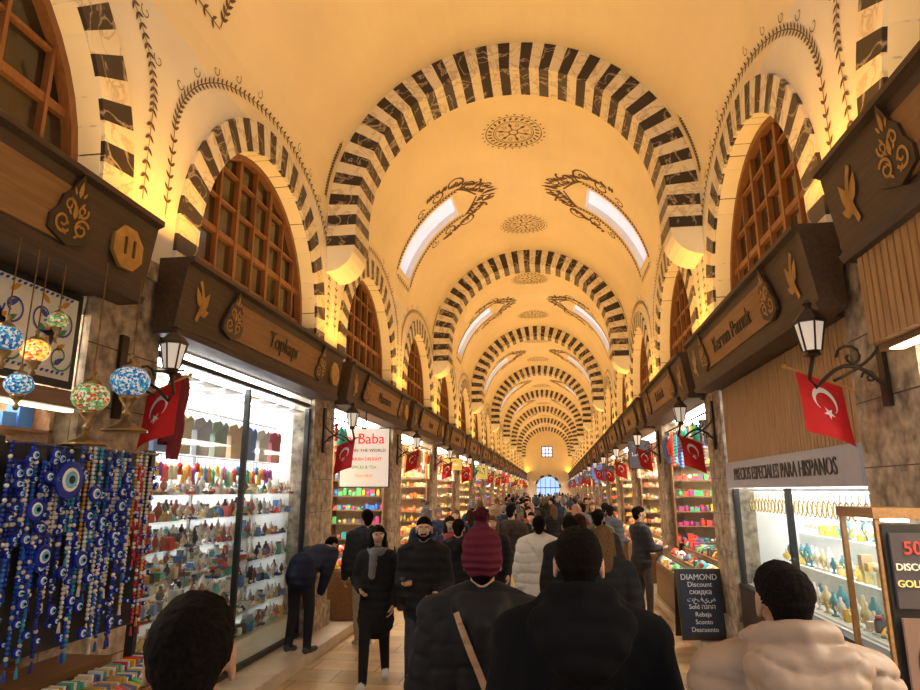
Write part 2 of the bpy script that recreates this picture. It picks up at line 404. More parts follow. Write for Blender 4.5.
# ------------------------------------------------------------------ far wall
mb=MB(); yy=Y1
mb.add([(-W,yy,0),(-1.3,yy,0),(-1.3,yy,2.3)]+[(-1.3*math.cos(pi*i/10),yy,2.3+1.3*math.sin(pi*i/10)) for i in range(1,10)]+[(1.3,yy,2.3),(1.3,yy,0),(W,yy,0),(W,yy,ZS)]+[vp(pi*i/16,yy) for i in range(1,16)]+[(-W,yy,ZS)],[tuple(range(12+4+15+1))],M_vault)
mb.obj('wall_back')
mb=MB()
for i in range(10):
    t0,t1=pi*i/10,pi*(i+1)/10; P=lambda r,t,y:(-r*math.cos(t),y,2.3+r*math.sin(t))
    mb.quad(P(1.3,t0,yy-.06),P(1.3,t1,yy-.06),P(1.55,t1,yy-.06),P(1.55,t0,yy-.06),M_dark if i%2 else M_light)
mb.quad((-1.3,yy+.3,0),(1.3,yy+.3,0),(1.3,yy+.3,3.6),(-1.3,yy+.3,3.6),emis('daylight_doorway',(.30,.50,1),1.2))
for x in(-.85,-.3,.3,.85): mb.box(x-.03,x+.03,yy+.1,yy+.16,0,3.3,M_black)
mb.box(-1.3,1.3,yy+.1,yy+.16,2.25,2.35,M_black)
mb.obj('door_1')
wn+=1; mb=MB(); mb.box(-.6,.6,yy-.06,yy-.02,5.9,7.1,emis('end_window_light',(.75,.85,1),1.6))
for x in(-.6,-.2,.2,.6): mb.box(x-.05,x+.05,yy-.1,yy-.05,5.85,7.15,M_frame)
for z in(5.9,6.3,6.7,7.1): mb.box(-.65,.65,yy-.1,yy-.05,z-.05,z+.05,M_frame)
mb.obj('window_%d'%wn)
# ------------------------------------------------------------------ piers (stone cladding)
mb=MB(); mb.box(.002,.06,-.42,.42,.121,3.9,M_stone); mb.box(.002,.1,-.46,.46,.121,.45,M_stone); mb.box(.002,.1,-.46,.46,3.72,3.84,M_stone)
for z in(.8,1.25,1.7,2.15,2.6,3.05): mb.box(.058,.064,-.422,.422,z,z+.008,M_blackwood)
pier_me=mb.mesh('stone_pier')
for sd in'LR':
    for j,c in SHOP: place(pier_me,'stone_pier',SIDE[sd]@T(0,c+SP/2,0))
# ------------------------------------------------------------------ fascia sign boards
namesL={-1:'',0:'Topkapı',1:'Marmara',2:'Saray',3:'Anadolu'}
namesR={-1:'',0:'Kervan Pamuk',1:'Kelebek',2:'Bahar',3:'Mavi'}
def palmette(mb,n,u,z,s,mback,mline):
    f0=lambda e:(lambda a,b:(n+e+(b*.15),u+a,z+b))
    o=[(-.9,-.5),(-.55,-.62),(0,-.8),(.55,-.62),(.9,-.5),(.95,-.05),(.7,.3),(.62,.75),(.35,1.0),(.12,1.5),(0,1.75),(-.12,1.5),(-.35,1.0),(-.62,.75),(-.7,.3),(-.95,-.05)]
    P=[(a*s,b*s) for a,b in o]; k=len(P)
    vs=[f0(0)(*p) for p in P]+[f0(.025)(*p) for p in P]
    mb.add(vs,[tuple(range(k,2*k))]+[(i,(i+1)%k,(i+1)%k+k,i+k) for i in range(k)],mback)
    g=f0(.029)
    for q in(-1,1):
        strip(mb,g,[(x,y) for x,y in spiral(q*.42*s,-.12*s,.36*s,q*.5,1.3,q)],.10*s,mline)
        strip(mb,g,[(x,y) for x,y in spiral(q*.3*s,.5*s,.26*s,q*.5,1.2,-q)],.09*s,mline)
        for r_ in range(5): leaf(mb,g,q*.15*s,(-.5+.35*r_)*s,pi/2-q*(.9-.1*r_),.3*s,.1*s,mline)
    leaf(mb,g,0,.85*s,pi/2,.6*s,.2*s,mline); leaf(mb,g,0,.1*s,pi/2,.5*s,.22*s,mline)
for sd in'LR':
    nm=namesL if sd=='L' else namesR
    for j,c in SHOP:
        if j<-1: continue
        h0=3.27 if j>=0 else (3.38 if sd=='L' else 3.45); h1=h0+.66
        u0,u1=c-2.06,c+2.06
        mb=MB(); mb.M=SIDE[sd]
        pr=[(0.11,h0),(.31,h0),(.33,h0+.05),(.30,h0+.07),(.38,h1-.06),(.43,h1-.04),(.43,h1),(0.11,h1)]
        vs=[(a,u0,b) for a,b in pr]+[(a,u1,b) for a,b in pr]; k=len(pr)
        mb.add(vs,[(i,(i+1)%k,(i+1)%k+k,i+k) for i in range(k)]+[tuple(range(k)),tuple(range(k,2*k))],M_brown)
        mb.box(.003,.11,u0+.25,u1-.25,h0,h1,M_brown)
        sl=.08/.53
        def on(z,e=.006): return .30+(z-h0-.07)*sl+e
        za,zb=h0+.16,h1-.15
        a0,a1=c-1.2,c+1.2
        mb.add([(on(za,.0),a0,za),(on(za,.0),a1,za),(on(zb,.0),a1,zb),(on(zb,.0),a0,zb),(on(za,.02),a0,za),(on(za,.02),a1,za),(on(zb,.02),a1,zb),(on(zb,.02),a0,zb)],[(4,5,6,7),(0,1,5,4),(2,3,7,6),(0,4,7,3),(1,2,6,5)],M_oak)
        for uu in(a0,a1): palmette(mb,on(za+.1,.02),uu,za+.13,.19,M_brown if j>=0 else M_blackwood,M_gold)
        for uu in(u0+.3,u1-.3):
            if sd=='L' and uu>c: mb.lathe((0,0,0),[(.17,0),(.17,.03),(.14,.035)],8,M_gold,(1,1,1),False,Matrix(((0,0,1,on(za+.15)),(1,0,0,uu),(0,1,0,za+.17),(0,0,0,1))))
            else:
                g=lambda a,b,uu=uu:(on(za+.15+b,.012),uu+a,za+.15+b)
                strip(mb,g,[(-.03,-.14),(0,-.05),(.02,.05),(-.03,.14),(-.08,.2)],.05,M_gold); leaf(mb,g,0,-.1,1.2,.26,.1,M_gold); leaf(mb,g,0,-.02,2.2,.2,.07,M_gold); leaf(mb,g,.03,-.08,.5,.12,.06,M_gold)
        t=nm.get(j,'Bazaar')
        if t: add_text(mb,t,TM(sd,on((za+zb)/2,.03),c,(za+zb)/2)@Matrix.Rotation(-.15,4,'X').inverted(),.24,M_blackwood)
        if sd=='L' and j==-1: add_text(mb,'11',TM(sd,on(za+.15,.045),u1-.3,za+.17),.19,M_blackwood)
        if j==-1 and sd=='R': mb.box(.13,.18,u0+.1,u1-.1,h0-.012,h0-.002,M_led)
        mb.obj('shop_sign_board')
for sd in'LR':
    mb=MB(); mb.M=SIDE[sd]
    for j,c in SHOP:
        if j<-1: continue
        mb.box(-1.3,-.15,c-1.5,c+1.5,3.24,3.26,M_panelw if j==0 else M_panel)
    mb.obj('ceiling_light_panel')
# ------------------------------------------------------------------ goods
PAL={'spice':[(.6,.15,.03),(.8,.45,.06),(.5,.25,.08),(.75,.06,.03),(.3,.4,.08),(.8,.6,.25),(.8,.75,.6)],
 'delight':[(.85,.7,.45),(.7,.1,.08),(.85,.8,.7),(.4,.15,.06),(.75,.5,.12),(.3,.45,.12),(.8,.35,.4)],
 'bright':[(.05,.2,.65),(.8,.08,.05),(.85,.85,.8),(.05,.45,.45),(.85,.6,.05),(.5,.05,.25),(.12,.12,.2),(.1,.5,.15)],
 'gold':[(.85,.58,.12),(.85,.68,.28),(.88,.84,.74),(.7,.45,.1)],
 'silver':[(.75,.76,.78),(.75,.72,.66),(.35,.38,.44),(.1,.25,.6),(.7,.1,.1),(.7,.6,.4),(.10,.10,.12),(.5,.3,.12),(.1,.45,.4),(.6,.4,.1)]}
def item(mb,x,y,z,s,pal,rr):
    c=rr.choice(pal); k=rr.random(); c2=rr.choice(pal)
    if k<.30: mb.box(x-s*.45,x+s*.45,y-s*.35,y+s*.35,z,z+s*rr.uniform(.6,1.5),M_goods,c)
    elif k<.6:
        h=s*rr.uniform(.9,1.5); mb.lathe((x,y,z),[(s*.36,0),(s*.4,h*.15),(s*.4,h*.7),(s*.25,h*.85),(s*.3,h*.87),(s*.3,h),(.001,h)],7,M_goods,c)
        mb.lathe((x,y,z+h*.86),[(s*.31,0),(s*.31,h*.16),(.001,h*.17)],7,M_goods,c2)
    elif k<.75: mb.lathe((x,y,z),[(s*.5,0),(s*.48,s*.1),(s*.2,s*.55),(.001,s*.7)],8,M_goods,c)
    elif k<.88:
        for q in range(3): mb.box(x-s*.42,x+s*.42,y-s*.35,y+s*.35,z+q*s*.3,z+q*s*.3+s*.26,M_goods,rr.choice(pal))
    else: mb.ball((x,y,z+s*.4),s*.4,M_goods,c,7,4)
def shelf(mb,M,Wd,D,levels,pal,rr,s=.13,plank=M_carve,ends=True):
    sv=mb.M; mb.M=sv@M
    for i,z in enumerate(levels):
        mb.box(0,Wd,0,D,z-.02,z,plank)
        x=s*.6; sub=[rr.choice(pal) for _ in range(3)]; cnt=0
        while x<Wd-s*.5:
            item(mb,x,D*.6+rr.uniform(-.02,.02),z,s*rr.uniform(.7,1.15),sub if rr.random()<.6 else pal,rr)
            cnt+=1
            if cnt%6==0: sub=[rr.choice(pal) for _ in range(3)]
            x+=s*rr.uniform(.8,1.0)
    if ends:
        for x in(0,Wd-.03): mb.box(x,x+.03,0,D,levels[0]-.02,levels[-1]+.3,plank)
    mb.M=sv
FY=lambda n,u:Matrix(((1,0,0,n),(0,-1,0,u),(0,0,1,0),(0,0,0,1)))
FX=lambda n,u:Matrix(((0,1,0,n),(1,0,0,u),(0,0,1,0),(0,0,0,1)))
variants=[]
for v,(pn,seed) in enumerate((('spice',1),('delight',2),('bright',3),('gold',4),('spice',5),('bright',6))):
    rr=random.Random(seed); pal=PAL[pn]
    a=MB(); lv=[[.5,.8,1.1,1.4,1.7,2.0,2.3,2.6,2.88],[.5,.9,1.2,1.45,1.8,2.1,2.35,2.75],[.45,.75,1.05,1.35,1.62,1.9,2.2,2.5,2.8]][v%3]
    shelf(a,FX(-1.45,-1.75),3.5,.3,lv,pal,rr,.15)
    shelf(a,FY(-1.12,1.80),1.1,.28,lv,pal,rr,.11)
    sh=a.mesh('goods_shelf')
    b=MB()
    b.box(-.35,.38,-1.6,1.6,.131,.55,M_carve)
    for st,(n0,n1,z) in enumerate(((.14,.38,.66),(-.1,.14,.8),(-.35,-.1,.94))):
        b.box(n0,n1,-1.6,1.6,.55,z,M_carve)
        u=-1.5
        while u<1.5:
            w=.2; c=rr.choice(pal)
            b.box(n0+.015,n1-.015,u-w/2+.01,u+w/2-.01,z,z+.05,M_oak)
            if rr.random()<.6: b.lathe(((n0+n1)/2,u,z+.05),[(.1,0),(.085,.04),(.045,.09),(.001,.115)],9,M_goods,c)
            else:
                for q in range(5): item(b,(n0+n1)/2+rr.uniform(-.06,.06),u+rr.uniform(-.06,.06),z+.04,.07,pal,rr)
            u+=w
    for u in(-1.2,-.4,.4,1.2):
        for q in range(6): item(b,-.3+.1*(q%2),u-.3+q*.12,.98,.12,pal,rr)
    st_me=b.mesh('spice_stall')
    h=MB(); h.tube([(.02,-1.75,3.1),(.02,1.75,3.1)],.015,6,M_iron)
    u=-1.65
    while u<1.7:
        c=rr.choice(pal); L=rr.uniform(.25,.7); k=rr.random()
        h.tube([(.02,u,3.1),(.02,u,3.1-.1)],.004,4,M_iron)
        if k<.5:
            zz=3.0
            while zz>3.0-L: h.ball((.02,u,zz),.035,M_goods,c,6,4); zz-=.055
        elif k<.8: h.lathe((.02,u,3.0-L),[(.01,0),(.07,.05),(.09,L*.5),(.03,L*.9),(.01,L)],8,M_goods,c)
        else: h.box(0,.04,u-.07,u+.07,3.0-L,3.0,M_goods,c)
        u+=rr.uniform(.12,.24)
    hg=h.mesh('hanging_goods')
    variants.append((sh,st_me,hg))
for sd in'LR':
    for j,c in SHOP:
        if j<1: continue
        v=variants[(j*2+(sd=='R')*3+ (j//3))%6]
        place(v[0],'goods_shelf',SIDE[sd]@T(0,c,0)); place(v[1],'spice_stall',SIDE[sd]@T(0,c,0)); place(v[2],'hanging_goods',SIDE[sd]@T(0,c,0))
def hangsign(sd,u,z,w,h,bg,lines,name='hanging_shop_sign',n0=.12):
    mb=MB(); x0=-W+n0 if sd=='L' else W-n0-w
    mb.box(x0,x0+w,u,u+.07,z,z+h,M_lit,bg); mb.box(x0-.015,x0+w+.015,u+.01,u+.06,z-.015,z+h+.015,M_black)
    for t,fy,sz,cc in lines: add_text(mb,t,TF(x0+w/2,u-.006,z+h*fy),sz,M_lit,cc)
    mb.tube([(x0+w/2,u+.035,z+h),(x0+w/2,u+.035,3.27)],.012,6,M_iron)
    mb.obj(name)
hangsign('L',10.2,2.06,.80,.92,(.80,.72,.62),[('erBaba',.82,.24,(.75,.03,.02)),('BEST IN THE WORLD',.62,.075,(.1,.05,.03)),('TURKISH DELIGHT',.47,.07,(.6,.05,.03)),('SPICES & TEA',.33,.07,(.1,.3,.05)),('TAX FREE',.18,.07,(.6,.3,.05))],n0=-.05)
cols=[(.75,.06,.04),(.75,.7,.6),(.1,.1,.12),(.6,.45,.1),(.1,.35,.15),(.15,.2,.5)]
for i,(j,c) in enumerate(SHOP):
    if j<2: continue
    for sd in'LR':
        if (i*5+(sd=='R')*3)%4==0: continue
        bg=cols[(i*3+(sd=='R')*2)%6]; hangsign(sd,c-1.7+.3*(i%3),2.35+.12*((i*7)%3),.35+.1*(i%3),.35+.12*((i+1)%3),bg,[(['Lokum','Saffron','Spice','Tea'][i%4],.5,.12,(.85,.85,.8) if sum(bg)<1.4 else (.5,.05,.02))])
# ------------------------------------------------------------------ lanterns
mb=MB()
mb.box(.067,.095,-.04,.04,-.55,.1,M_iron)
mb.tube([(.08,0,-.42)]+[(.08+.42*i/12,0,-.42+.14*math.sin(i/12*pi)) for i in range(1,13)]+[(.54,0,-.36),(.5,0,-.2)],.014,6,M_iron)
mb.tube([(.08+.2*(1-math.cos(t))*.9,0,-.1-.3*math.sin(t*.5)) for t in [i*.3 for i in range(0,9)]],.011,6,M_iron)
mb.tube([(.27+.09*(1-.07*i)*math.cos(i*.6),0,-.22+.09*(1-.07*i)*math.sin(i*.6)) for i in range(13)],.010,6,M_iron)
mb.tube([(.17+.05*(1-.07*i)*math.cos(i*.6),0,-.36+.05*(1-.07*i)*math.sin(i*.6)) for i in range(13)],.008,6,M_iron)
LS=Matrix.Translation((.5,0,-.22))@Matrix.Scale(.78,4)
sv=mb.M; mb.M=LS
mb.lathe((0,0,0),[(.02,0),(.07,.02),(.05,.05),(.075,.06)],6,M_iron,sm=False)
mb.lathe((0,0,.06),[(.07,0),(.115,.24)],6,M_lamp,sm=False)
for i in range(6):
    a=2*pi*(i+.5)/6; mb.tube([(.073*math.cos(a),.073*math.sin(a),.06),(.12*math.cos(a),.12*math.sin(a),.30)],.009,5,M_iron)
mb.lathe((0,0,.3),[(.135,0),(.14,.02),(.08,.09),(.035,.13),(.03,.16),(.045,.175),(.001,.22)],6,M_iron,sm=False)
mb.M=sv
lan=mb.mesh('street_lantern')
for sd in'LR':
    for j,c in SHOP:
        if j<-1: continue
        place(lan,'bracket_lantern',SIDE[sd]@T(0,c+SP/2-.06,3.08))
# ------------------------------------------------------------------ flags
def flagmesh(L,H,seed,dv=(.93,-.12,.34)):
    rr=random.Random(seed); mb=MB(); P0=Vector((.075,0,0)); d=Vector(dv).normalized()
    nrm=d.cross(Vector((0,0,-1))).normalized(); ph0=rr.random()*6
    def F(a,b,o=0):
        return P0+d*(a+.12)+Vector((-.12*b,.0,-b))+nrm*(.035*math.sin(a*14+ph0+b*3)*(b/H+.15)+o)
    nx,ny=14,14
    vs=[F(L*i/nx,H*k/ny) for k in range(ny+1) for i in range(nx+1)]
    mb.add(vs,[(k*(nx+1)+i,k*(nx+1)+i+1,(k+1)*(nx+1)+i+1,(k+1)*(nx+1)+i) for k in range(ny) for i in range(nx)],M_red,sm=True)
    for o in(-.004,.004):
        ca,cb=L*.5,H*.38; r=L*.27; n=22; vs=[]
        for i in range(n+1):
            t=rad(38)+(2*pi-rad(76))*i/n; vs.append(F(ca+r*math.cos(t+pi/2),cb+r*math.sin(t+pi/2),o))
            t2=rad(48)+(2*pi-rad(96))*i/n; r2=r*.8
            vs.append(F(ca+r2*math.cos(t2+pi/2),cb+r*.22+r2*math.sin(t2+pi/2),o))
        mb.add(vs,[(2*i,2*i+1,2*i+3,2*i+2) for i in range(n)],M_flagw)
        sr=L*.13; cb2=cb+r*1.0
        pts=[F(ca,cb2,o)]+[F(ca+(sr if i%2==0 else sr*.4)*math.cos(pi/2+pi*i/5),cb2+(sr if i%2==0 else sr*.4)*math.sin(pi/2+pi*i/5),o) for i in range(10)]
        mb.add(pts,[(0,i+1,(i+1)%10+1) for i in range(10)],M_flagw)
    mb.tube([P0-d*.01,P0+d*(L+.2)],.009,6,M_gold); mb.ball(P0+d*(L+.2),.018,M_gold)
    return mb.mesh('turkish_flag')
fl=[flagmesh(.32,.42,1),flagmesh(.30,.40,2)]; fbig=flagmesh(.34,.43,3)
for sd in'LR':
    for j,c in SHOP:
        if j<-1: continue
        if j>2 and (j*3+(sd=='R'))%4==0: continue
        if j==-1: place(fbig,'turkish_flag',SIDE[sd]@(T(0,4.84,2.68) if sd=='R' else T(.0,4.66,2.70)))
        else: place(fl[j%2],'turkish_flag',SIDE[sd]@T(0,c+SP/2+.22+.2*((j*7)%3),2.60+.07*((j*5)%3)))
# ------------------------------------------------------------------ left shop j=0 : glass vitrine
rr=random.Random(11)
mb=MB(); mb.M=SIDE['L']
g0,g1=4.98,8.62
for u in(g0,6.8,g1): mb.box(-.06,.0,u-.022,u+.022,.131,3.12,M_black)
for z in(.131,3.14): mb.box(-.06,.0,g0,g1,z,z+.05,M_black)
mb.box(-.025,-.015,g0,g1,.18,3.14,M_glass)
mb.obj('shop_display_window')
mb=MB(); mb.M=SIDE['L']
mb.box(-1.1,-.08,g0,g1,.131,.4,M_white)
mb.box(-1.1,-.95,g0,g1,3.0,3.1,M_white)
for i in range(8):
    u=g0+.25+i*.45
    mb.box(-.5,-.08,u-.2,u+.2,3.06,3.08,M_white); mb.lathe((-.27,u,3.045),[(.06,0),(.06,.015)],10,M_dl)
def bust(mb,n,u,z,s,col,chain):
    mb.lathe((n,u,z),[(s*.3,0),(s*.3,s*.06),(s*.1,s*.1),(s*.12,s*.25),(s*.38,s*.6),(s*.3,s*.85),(s*.13,s*1.0),(s*.12,s*1.2),(.001,s*1.22)],10,M_goods,col,sx=.6)
    mb.tube([(n+s*.24,u+s*.3*math.sin(t),z+s*.72-s*.28*math.cos(t)) for t in [-1.4+i*.35 for i in range(9)]],s*.03,4,M_metalc,chain)
def ringbox(mb,n,u,z,s,col):
    mb.box(n-s*.4,n+s*.4,u-s*.4,u+s*.4,z,z+s*.3,M_goods,col)
    mb.tube([(n,u+s*.2*math.cos(t),z+s*.5+s*.2*math.sin(t)) for t in [i*pi/5 for i in range(11)]],s*.05,4,M_metalc,(.85,.7,.4))
for k,z in enumerate((.42,.68,.94,1.2,1.46,1.72,1.96)):
    for n0,n1 in((-.40,-.10),(-1.05,-.72)):
        mb.box(n0,n1,g0+.05,g1-.05,z-.012,z,M_white if n1<-.5 else M_glass)
        for row in(.3,.75):
            u=g0+.12
            while u<g1-.1:
                s=rr.uniform(.10,.16); q=rr.random(); nn=n0+(n1-n0)*row
                if q<.33: bust(mb,nn,u,z,s,rr.choice([(.8,.78,.75),(.6,.6,.62),(.06,.06,.08),(.7,.6,.5),(.35,.1,.1)]),rr.choice([(.8,.8,.82),(.8,.6,.25)]))
                elif q<.5: ringbox(mb,nn,u,z,s*.7,rr.choice([(.8,.8,.8),(.5,.05,.06),(.05,.08,.3),(.1,.1,.1)]))
                else: item(mb,nn,u,z,s*.7,PAL['silver'],rr)
                u+=s*rr.uniform(.7,.95)
for u in(g0+.08,7.0,g1-.08): mb.box(-.75,-.72,u-.015,u+.015,.45,2.98,M_metalc,(.7,.7,.7))
mb.obj('jewellery_display_shelves')
mb=MB(); mb.M=SIDE['L']
mb.tube([(-.35,g0+.2,2.82),(-.35,g1-.2,2.82)],.012,6,M_metalc,(.7,.7,.7))
cl=[(.50,.45,.43),(.20,.29,.50),(.58,.46,.29),(.38,.38,.41),(.27,.34,.29),(.55,.37,.24),(.16,.23,.45),(.6,.55,.5),(.45,.1,.13)]
for i in range(9):
    u=g0+.35+i*.37; c_=cl[i%9]; mb.tube([(-.35,u,2.82),(-.35,u,2.76)],.006,4,M_metalc,(.5,.5,.5))
    o=[(-.06,0),(-.17,-.03),(-.18,-.12),(-.135,-.14),(-.125,-.40),(.125,-.40),(.135,-.14),(.18,-.12),(.17,-.03),(.06,0),(0,-.05)]
    vs=[(-.33+.03*math.cos(a*9),u+a,2.76+b) for a,b in o]+[(-.38,u+a,2.76+b) for a,b in o]; k=len(o)
    mb.add(vs,[tuple(range(k)),tuple(range(k,2*k))]+[(q,(q+1)%k,(q+1)%k+k,q+k) for q in range(k)],M_cloth,c_)
mb.obj('hanging_blouses')
mb=MB(); mb.M=SIDE['L']
for i in range(40):
    u=g0+.25+i*.085; L=rr.uniform(.15,.34); c_=rr.choice([(.8,.25,.04),(.75,.06,.05),(.06,.25,.5),(.7,.6,.4),(.35,.06,.3),(.05,.4,.3),(.8,.5,.1)])
    mb.tube([(-.5,u,2.36),(-.5,u,2.36-L*.4)],.005,4,M_goods,c_); mb.lathe((-.5,u,2.36-L),[(.04,0),(.025,L*.4),(.035,L*.5),(.004,L*.65)],6,M_cloth,c_)
mb.tube([(-.5,g0+.2,2.36),(-.5,g1-.1,2.36)],.01,6,M_metalc,(.7,.7,.7))
mb.obj('tassel_pendants')
# ------------------------------------------------------------------ left shop j=-1 : souvenirs
rr=random.Random(5)
mb=MB(); mb.M=SIDE['L']
ty0,ty1,tz0,tz1=2.7,3.98,2.74,3.32
mb.box(.001,.03,ty0-.05,ty1+.05,tz0-.05,tz1+.05,M_black); mb.box(.025,.036,ty0,ty1,tz0,tz1,plain('tile_white',(.82,.82,.78),.2,var=.03))
tm=lambda a,b:(.041,a,b)
M_tb=plain('tile_blue',(.03,.08,.4),.3); M_ty=plain('tile_ochre',(.6,.3,.03),.3); M_tg=plain('tile_green',(.05,.25,.12),.3)
for i in range(3):
    cx=ty0+.21+i*.43; cz=(tz0+tz1)/2
    for q in(-1,1):
        strip(mb,tm,spiral(cx+q*.09,cz+.1,.12,pi if q>0 else 0,1.2,q),.016,M_tb); strip(mb,tm,spiral(cx+q*.1,cz-.14,.11,0,1.2,-q),.014,M_tg)
        for k in range(5): leaf(mb,tm,cx+q*.05,cz-.2+k*.1,q*.6+(pi if q<0 else 0),.1,.04,(M_tb,M_ty,M_tg)[k%3])
    for k in range(8): leaf(mb,tm,cx,cz,k*pi/4,.08,.04,M_ty if k%2 else M_tb)
for i in range(27):
    for z in(tz0+.03,tz1-.03): leaf(mb,tm,ty0+i*.046,z,.6,.04,.02,M_tb)
mb.obj('painted_tile_panel')
mb=MB(); mb.M=SIDE['L']
shelf(mb,FX(-.5,1.0),3.0,.45,[.9,1.2,1.5,1.8,2.1,2.4],PAL['bright'],rr,.15,M_carve)
mb.box(-.1,.12,1.0,4.04,2.55,2.66,M_carve)
for u in(1.0,2.2,3.2): mb.box(-.08,.04,u,u+.08,.131,2.6,M_carve)
mb.box(.0,.06,1.0,4.04,2.53,2.549,M_led)
mb.obj('souvenir_shelf')
def eye(mb,n,u,z,r):
    for k,(q,c_) in enumerate(((1,(.01,.03,.42)),(.62,(.85,.87,.9)),(.45,(.12,.5,.85)),(.22,(.005,.005,.01)))):
        mb.lathe((0,0,0),[(r*q,0),(r*q*.9,.004)],14,M_glz,c_,False,Matrix(((0,0,1,n+.006+k*.004),(1,0,0,u),(0,1,0,z),(0,0,0,1))))
    mb.lathe((0,0,0),[(r,-.008),(r,.006)],14,M_glz,(.01,.03,.42),False,Matrix(((0,0,1,n),(1,0,0,u),(0,1,0,z),(0,0,0,1))))
mb=MB(); mb.M=SIDE['L']; bn=.5
u0,u1,z0,z1=3.0,4.32,1.12,2.25
mb.box(bn-.02,bn,u0,u1,z0,z1,M_black)
for u in(u0,u1): mb.box(bn-.04,bn+.02,u-.02,u+.02,.131,z1+.03,M_black)
for z in(z1,1.75): mb.tube([(bn+.05,u0,z),(bn+.05,u1,z)],.01,6,M_metalc,(.6,.6,.6))
BL=[(.01,.04,.5),(.02,.14,.7),(.01,.03,.3),(.05,.4,.7),(.01,.05,.6),(.75,.77,.82)]
for i in range(74):
    u=u0+.02+i*(u1-u0-.03)/74; z=rr.choice([z1,1.75,z1-.1]); L=rr.uniform(.3,.8)
    c1=rr.choice(BL) if (u<4.05 and rr.random()<.9) else rr.choice([(.6,.03,.03),(.7,.35,.05),(.02,.05,.4),(.5,.03,.1),(.7,.7,.7)])
    n=bn+.04+.03*rr.random(); zz=z
    while zz>max(z-L,z0): 
        mb.ball((n,u,zz),.0125,M_glz,c1 if rr.random()<.75 else (.75,.77,.82),6,4); zz-=.025
    mb.lathe((n,u,zz-.06),[(.012,0),(.006,.05),(.001,.06)],5,M_cloth,c1)
for (u,z,r) in((3.42,2.06,.11),(3.2,1.9,.06),(3.65,1.98,.05),(3.3,1.65,.06),(3.6,1.6,.05),(3.9,1.9,.045)): eye(mb,bn+.10,u,z,r)
for i in range(150):
    u=rr.uniform(u0+.03,u1-.03); z=rr.uniform(z0+.05,z1-.05); eye(mb,bn+.075+.02*rr.random(),u,z,rr.choice([.013,.016,.02,.025,.034]) if u<4.05 else .015)
mb.obj('evil_eye_bead_display')
mb=MB(); mb.M=SIDE['L']
mb.box(.1,.45,2.3,4.2,.90,.94,M_carve); mb.box(.12,.44,2.32,4.18,.131,.90,M_blackwood)
mb.box(.60,.98,2.3,4.3,.84,.88,M_carve); mb.box(.62,.96,2.32,4.28,.131,.84,M_blackwood)
for i in range(18):
    for k in range(4):
        n=.65+k*.1; u=2.36+i*.11
        if k==3:
            for q in range(3): mb.tube([(n-.04,u-.04+q*.035,.91+.03*rr.random()),(n+.03,u-.04+q*.035,.90)],.016,6,M_glz,rr.choice(PAL['bright']+PAL['silver']))
        elif k%2:
            mb.lathe((n,u,.88),[(.02,0),(.04,.02),(.05,.04),(.046,.04),(.02,.012),(.001,.01)],12,M_glz,rr.choice(PAL['bright']+PAL['delight']))
            mb.lathe((n,u,.89),[(.035,.015),(.03,.02),(.001,.022)],10,M_glz,(.75,.75,.7))
        else:
            for q in range(4): mb.box(n-.045,n+.045,u-.05+q*.026,u-.03+q*.026,.88,.94+.02*rr.random(),M_glz,rr.choice(PAL['bright']+PAL['silver']))
mb.obj('trinket_table')
mb=MB(); mb.M=SIDE['L']
M_wick=wood('wicker',(.3,.16,.06),(.45,.26,.1),3,.7,'X')
for u in(2.5,2.88,3.26):
    mb.lathe((.28,u,.941),[(.12,0),(.16,.08),(.17,.08),(.155,.1),(.14,.08),(.13,.05)],14,M_wick)
    for q in range(16): mb.ball((.28+rr.uniform(-.1,.1),u+rr.uniform(-.1,.1),1.01+rr.uniform(0,.04)),.028,M_glz,rr.choice(PAL['bright']),6,4)
mb.obj('bead_basket')
mos=[mosaic('mosaic_blue',[(.02,.25,.6),(.6,.75,.85),(.05,.4,.65),(.7,.7,.65),(.02,.10,.4)],.3,75),mosaic('mosaic_green',[(.05,.35,.08),(.7,.7,.5),(.5,.05,.04),(.1,.45,.25),(.6,.5,.15)],.3,75),mosaic('mosaic_amber',[(.9,.4,.03),(.8,.7,.4),(.7,.1,.03),(.95,.6,.1)],.9,70)]
def mlamp(n,u,z,r,m,neck=True):
    mb=MB(); mb.M=T(-W+n,u,z)
    mb.ball((0,0,0),r,m,n=20,k=14,sz=.85)
    mb.lathe((0,0,r*.72),[(r*.52,0),(r*.42,r*.2),(r*.15,r*.35),(r*.12,r*.6),(r*.2,r*.66),(.001,r*.9)],14,M_bronze)
    mb.lathe((0,0,-r*1.05),[(r*.12,-r*.9),(r*.25,-r*.6),(r*.1,-r*.4),(r*.45,r*.1),(r*.5,r*.28)],14,M_bronze)
    if neck: mb.lathe((0,0,-r*2.7),[(r*1.15,0),(r*1.1,r*.1),(r*.5,r*.4),(r*.2,r*.6),(r*.12,r*1.0)],14,M_bronze)
    mb.tube([(0,0,r*1.5),(0,0,3.38-z)],.004,5,M_bronze)
    mb.obj('mosaic_lamp')
mlamp(.66,3.77,2.69,.12,mos[0]); mlamp(.66,3.43,2.54,.105,mos[1]); mlamp(.38,3.28,2.80,.08,mos[2],neck=False); mlamp(.38,3.42,3.02,.06,mos[1],neck=False); mlamp(.46,2.98,2.80,.085,mos[0],neck=False); mlamp(.46,2.75,2.9,.09,mos[1],neck=False); mlamp(.42,3.16,2.58,.075,mos[0],neck=False)
mb=MB(); mb.M=SIDE['L']
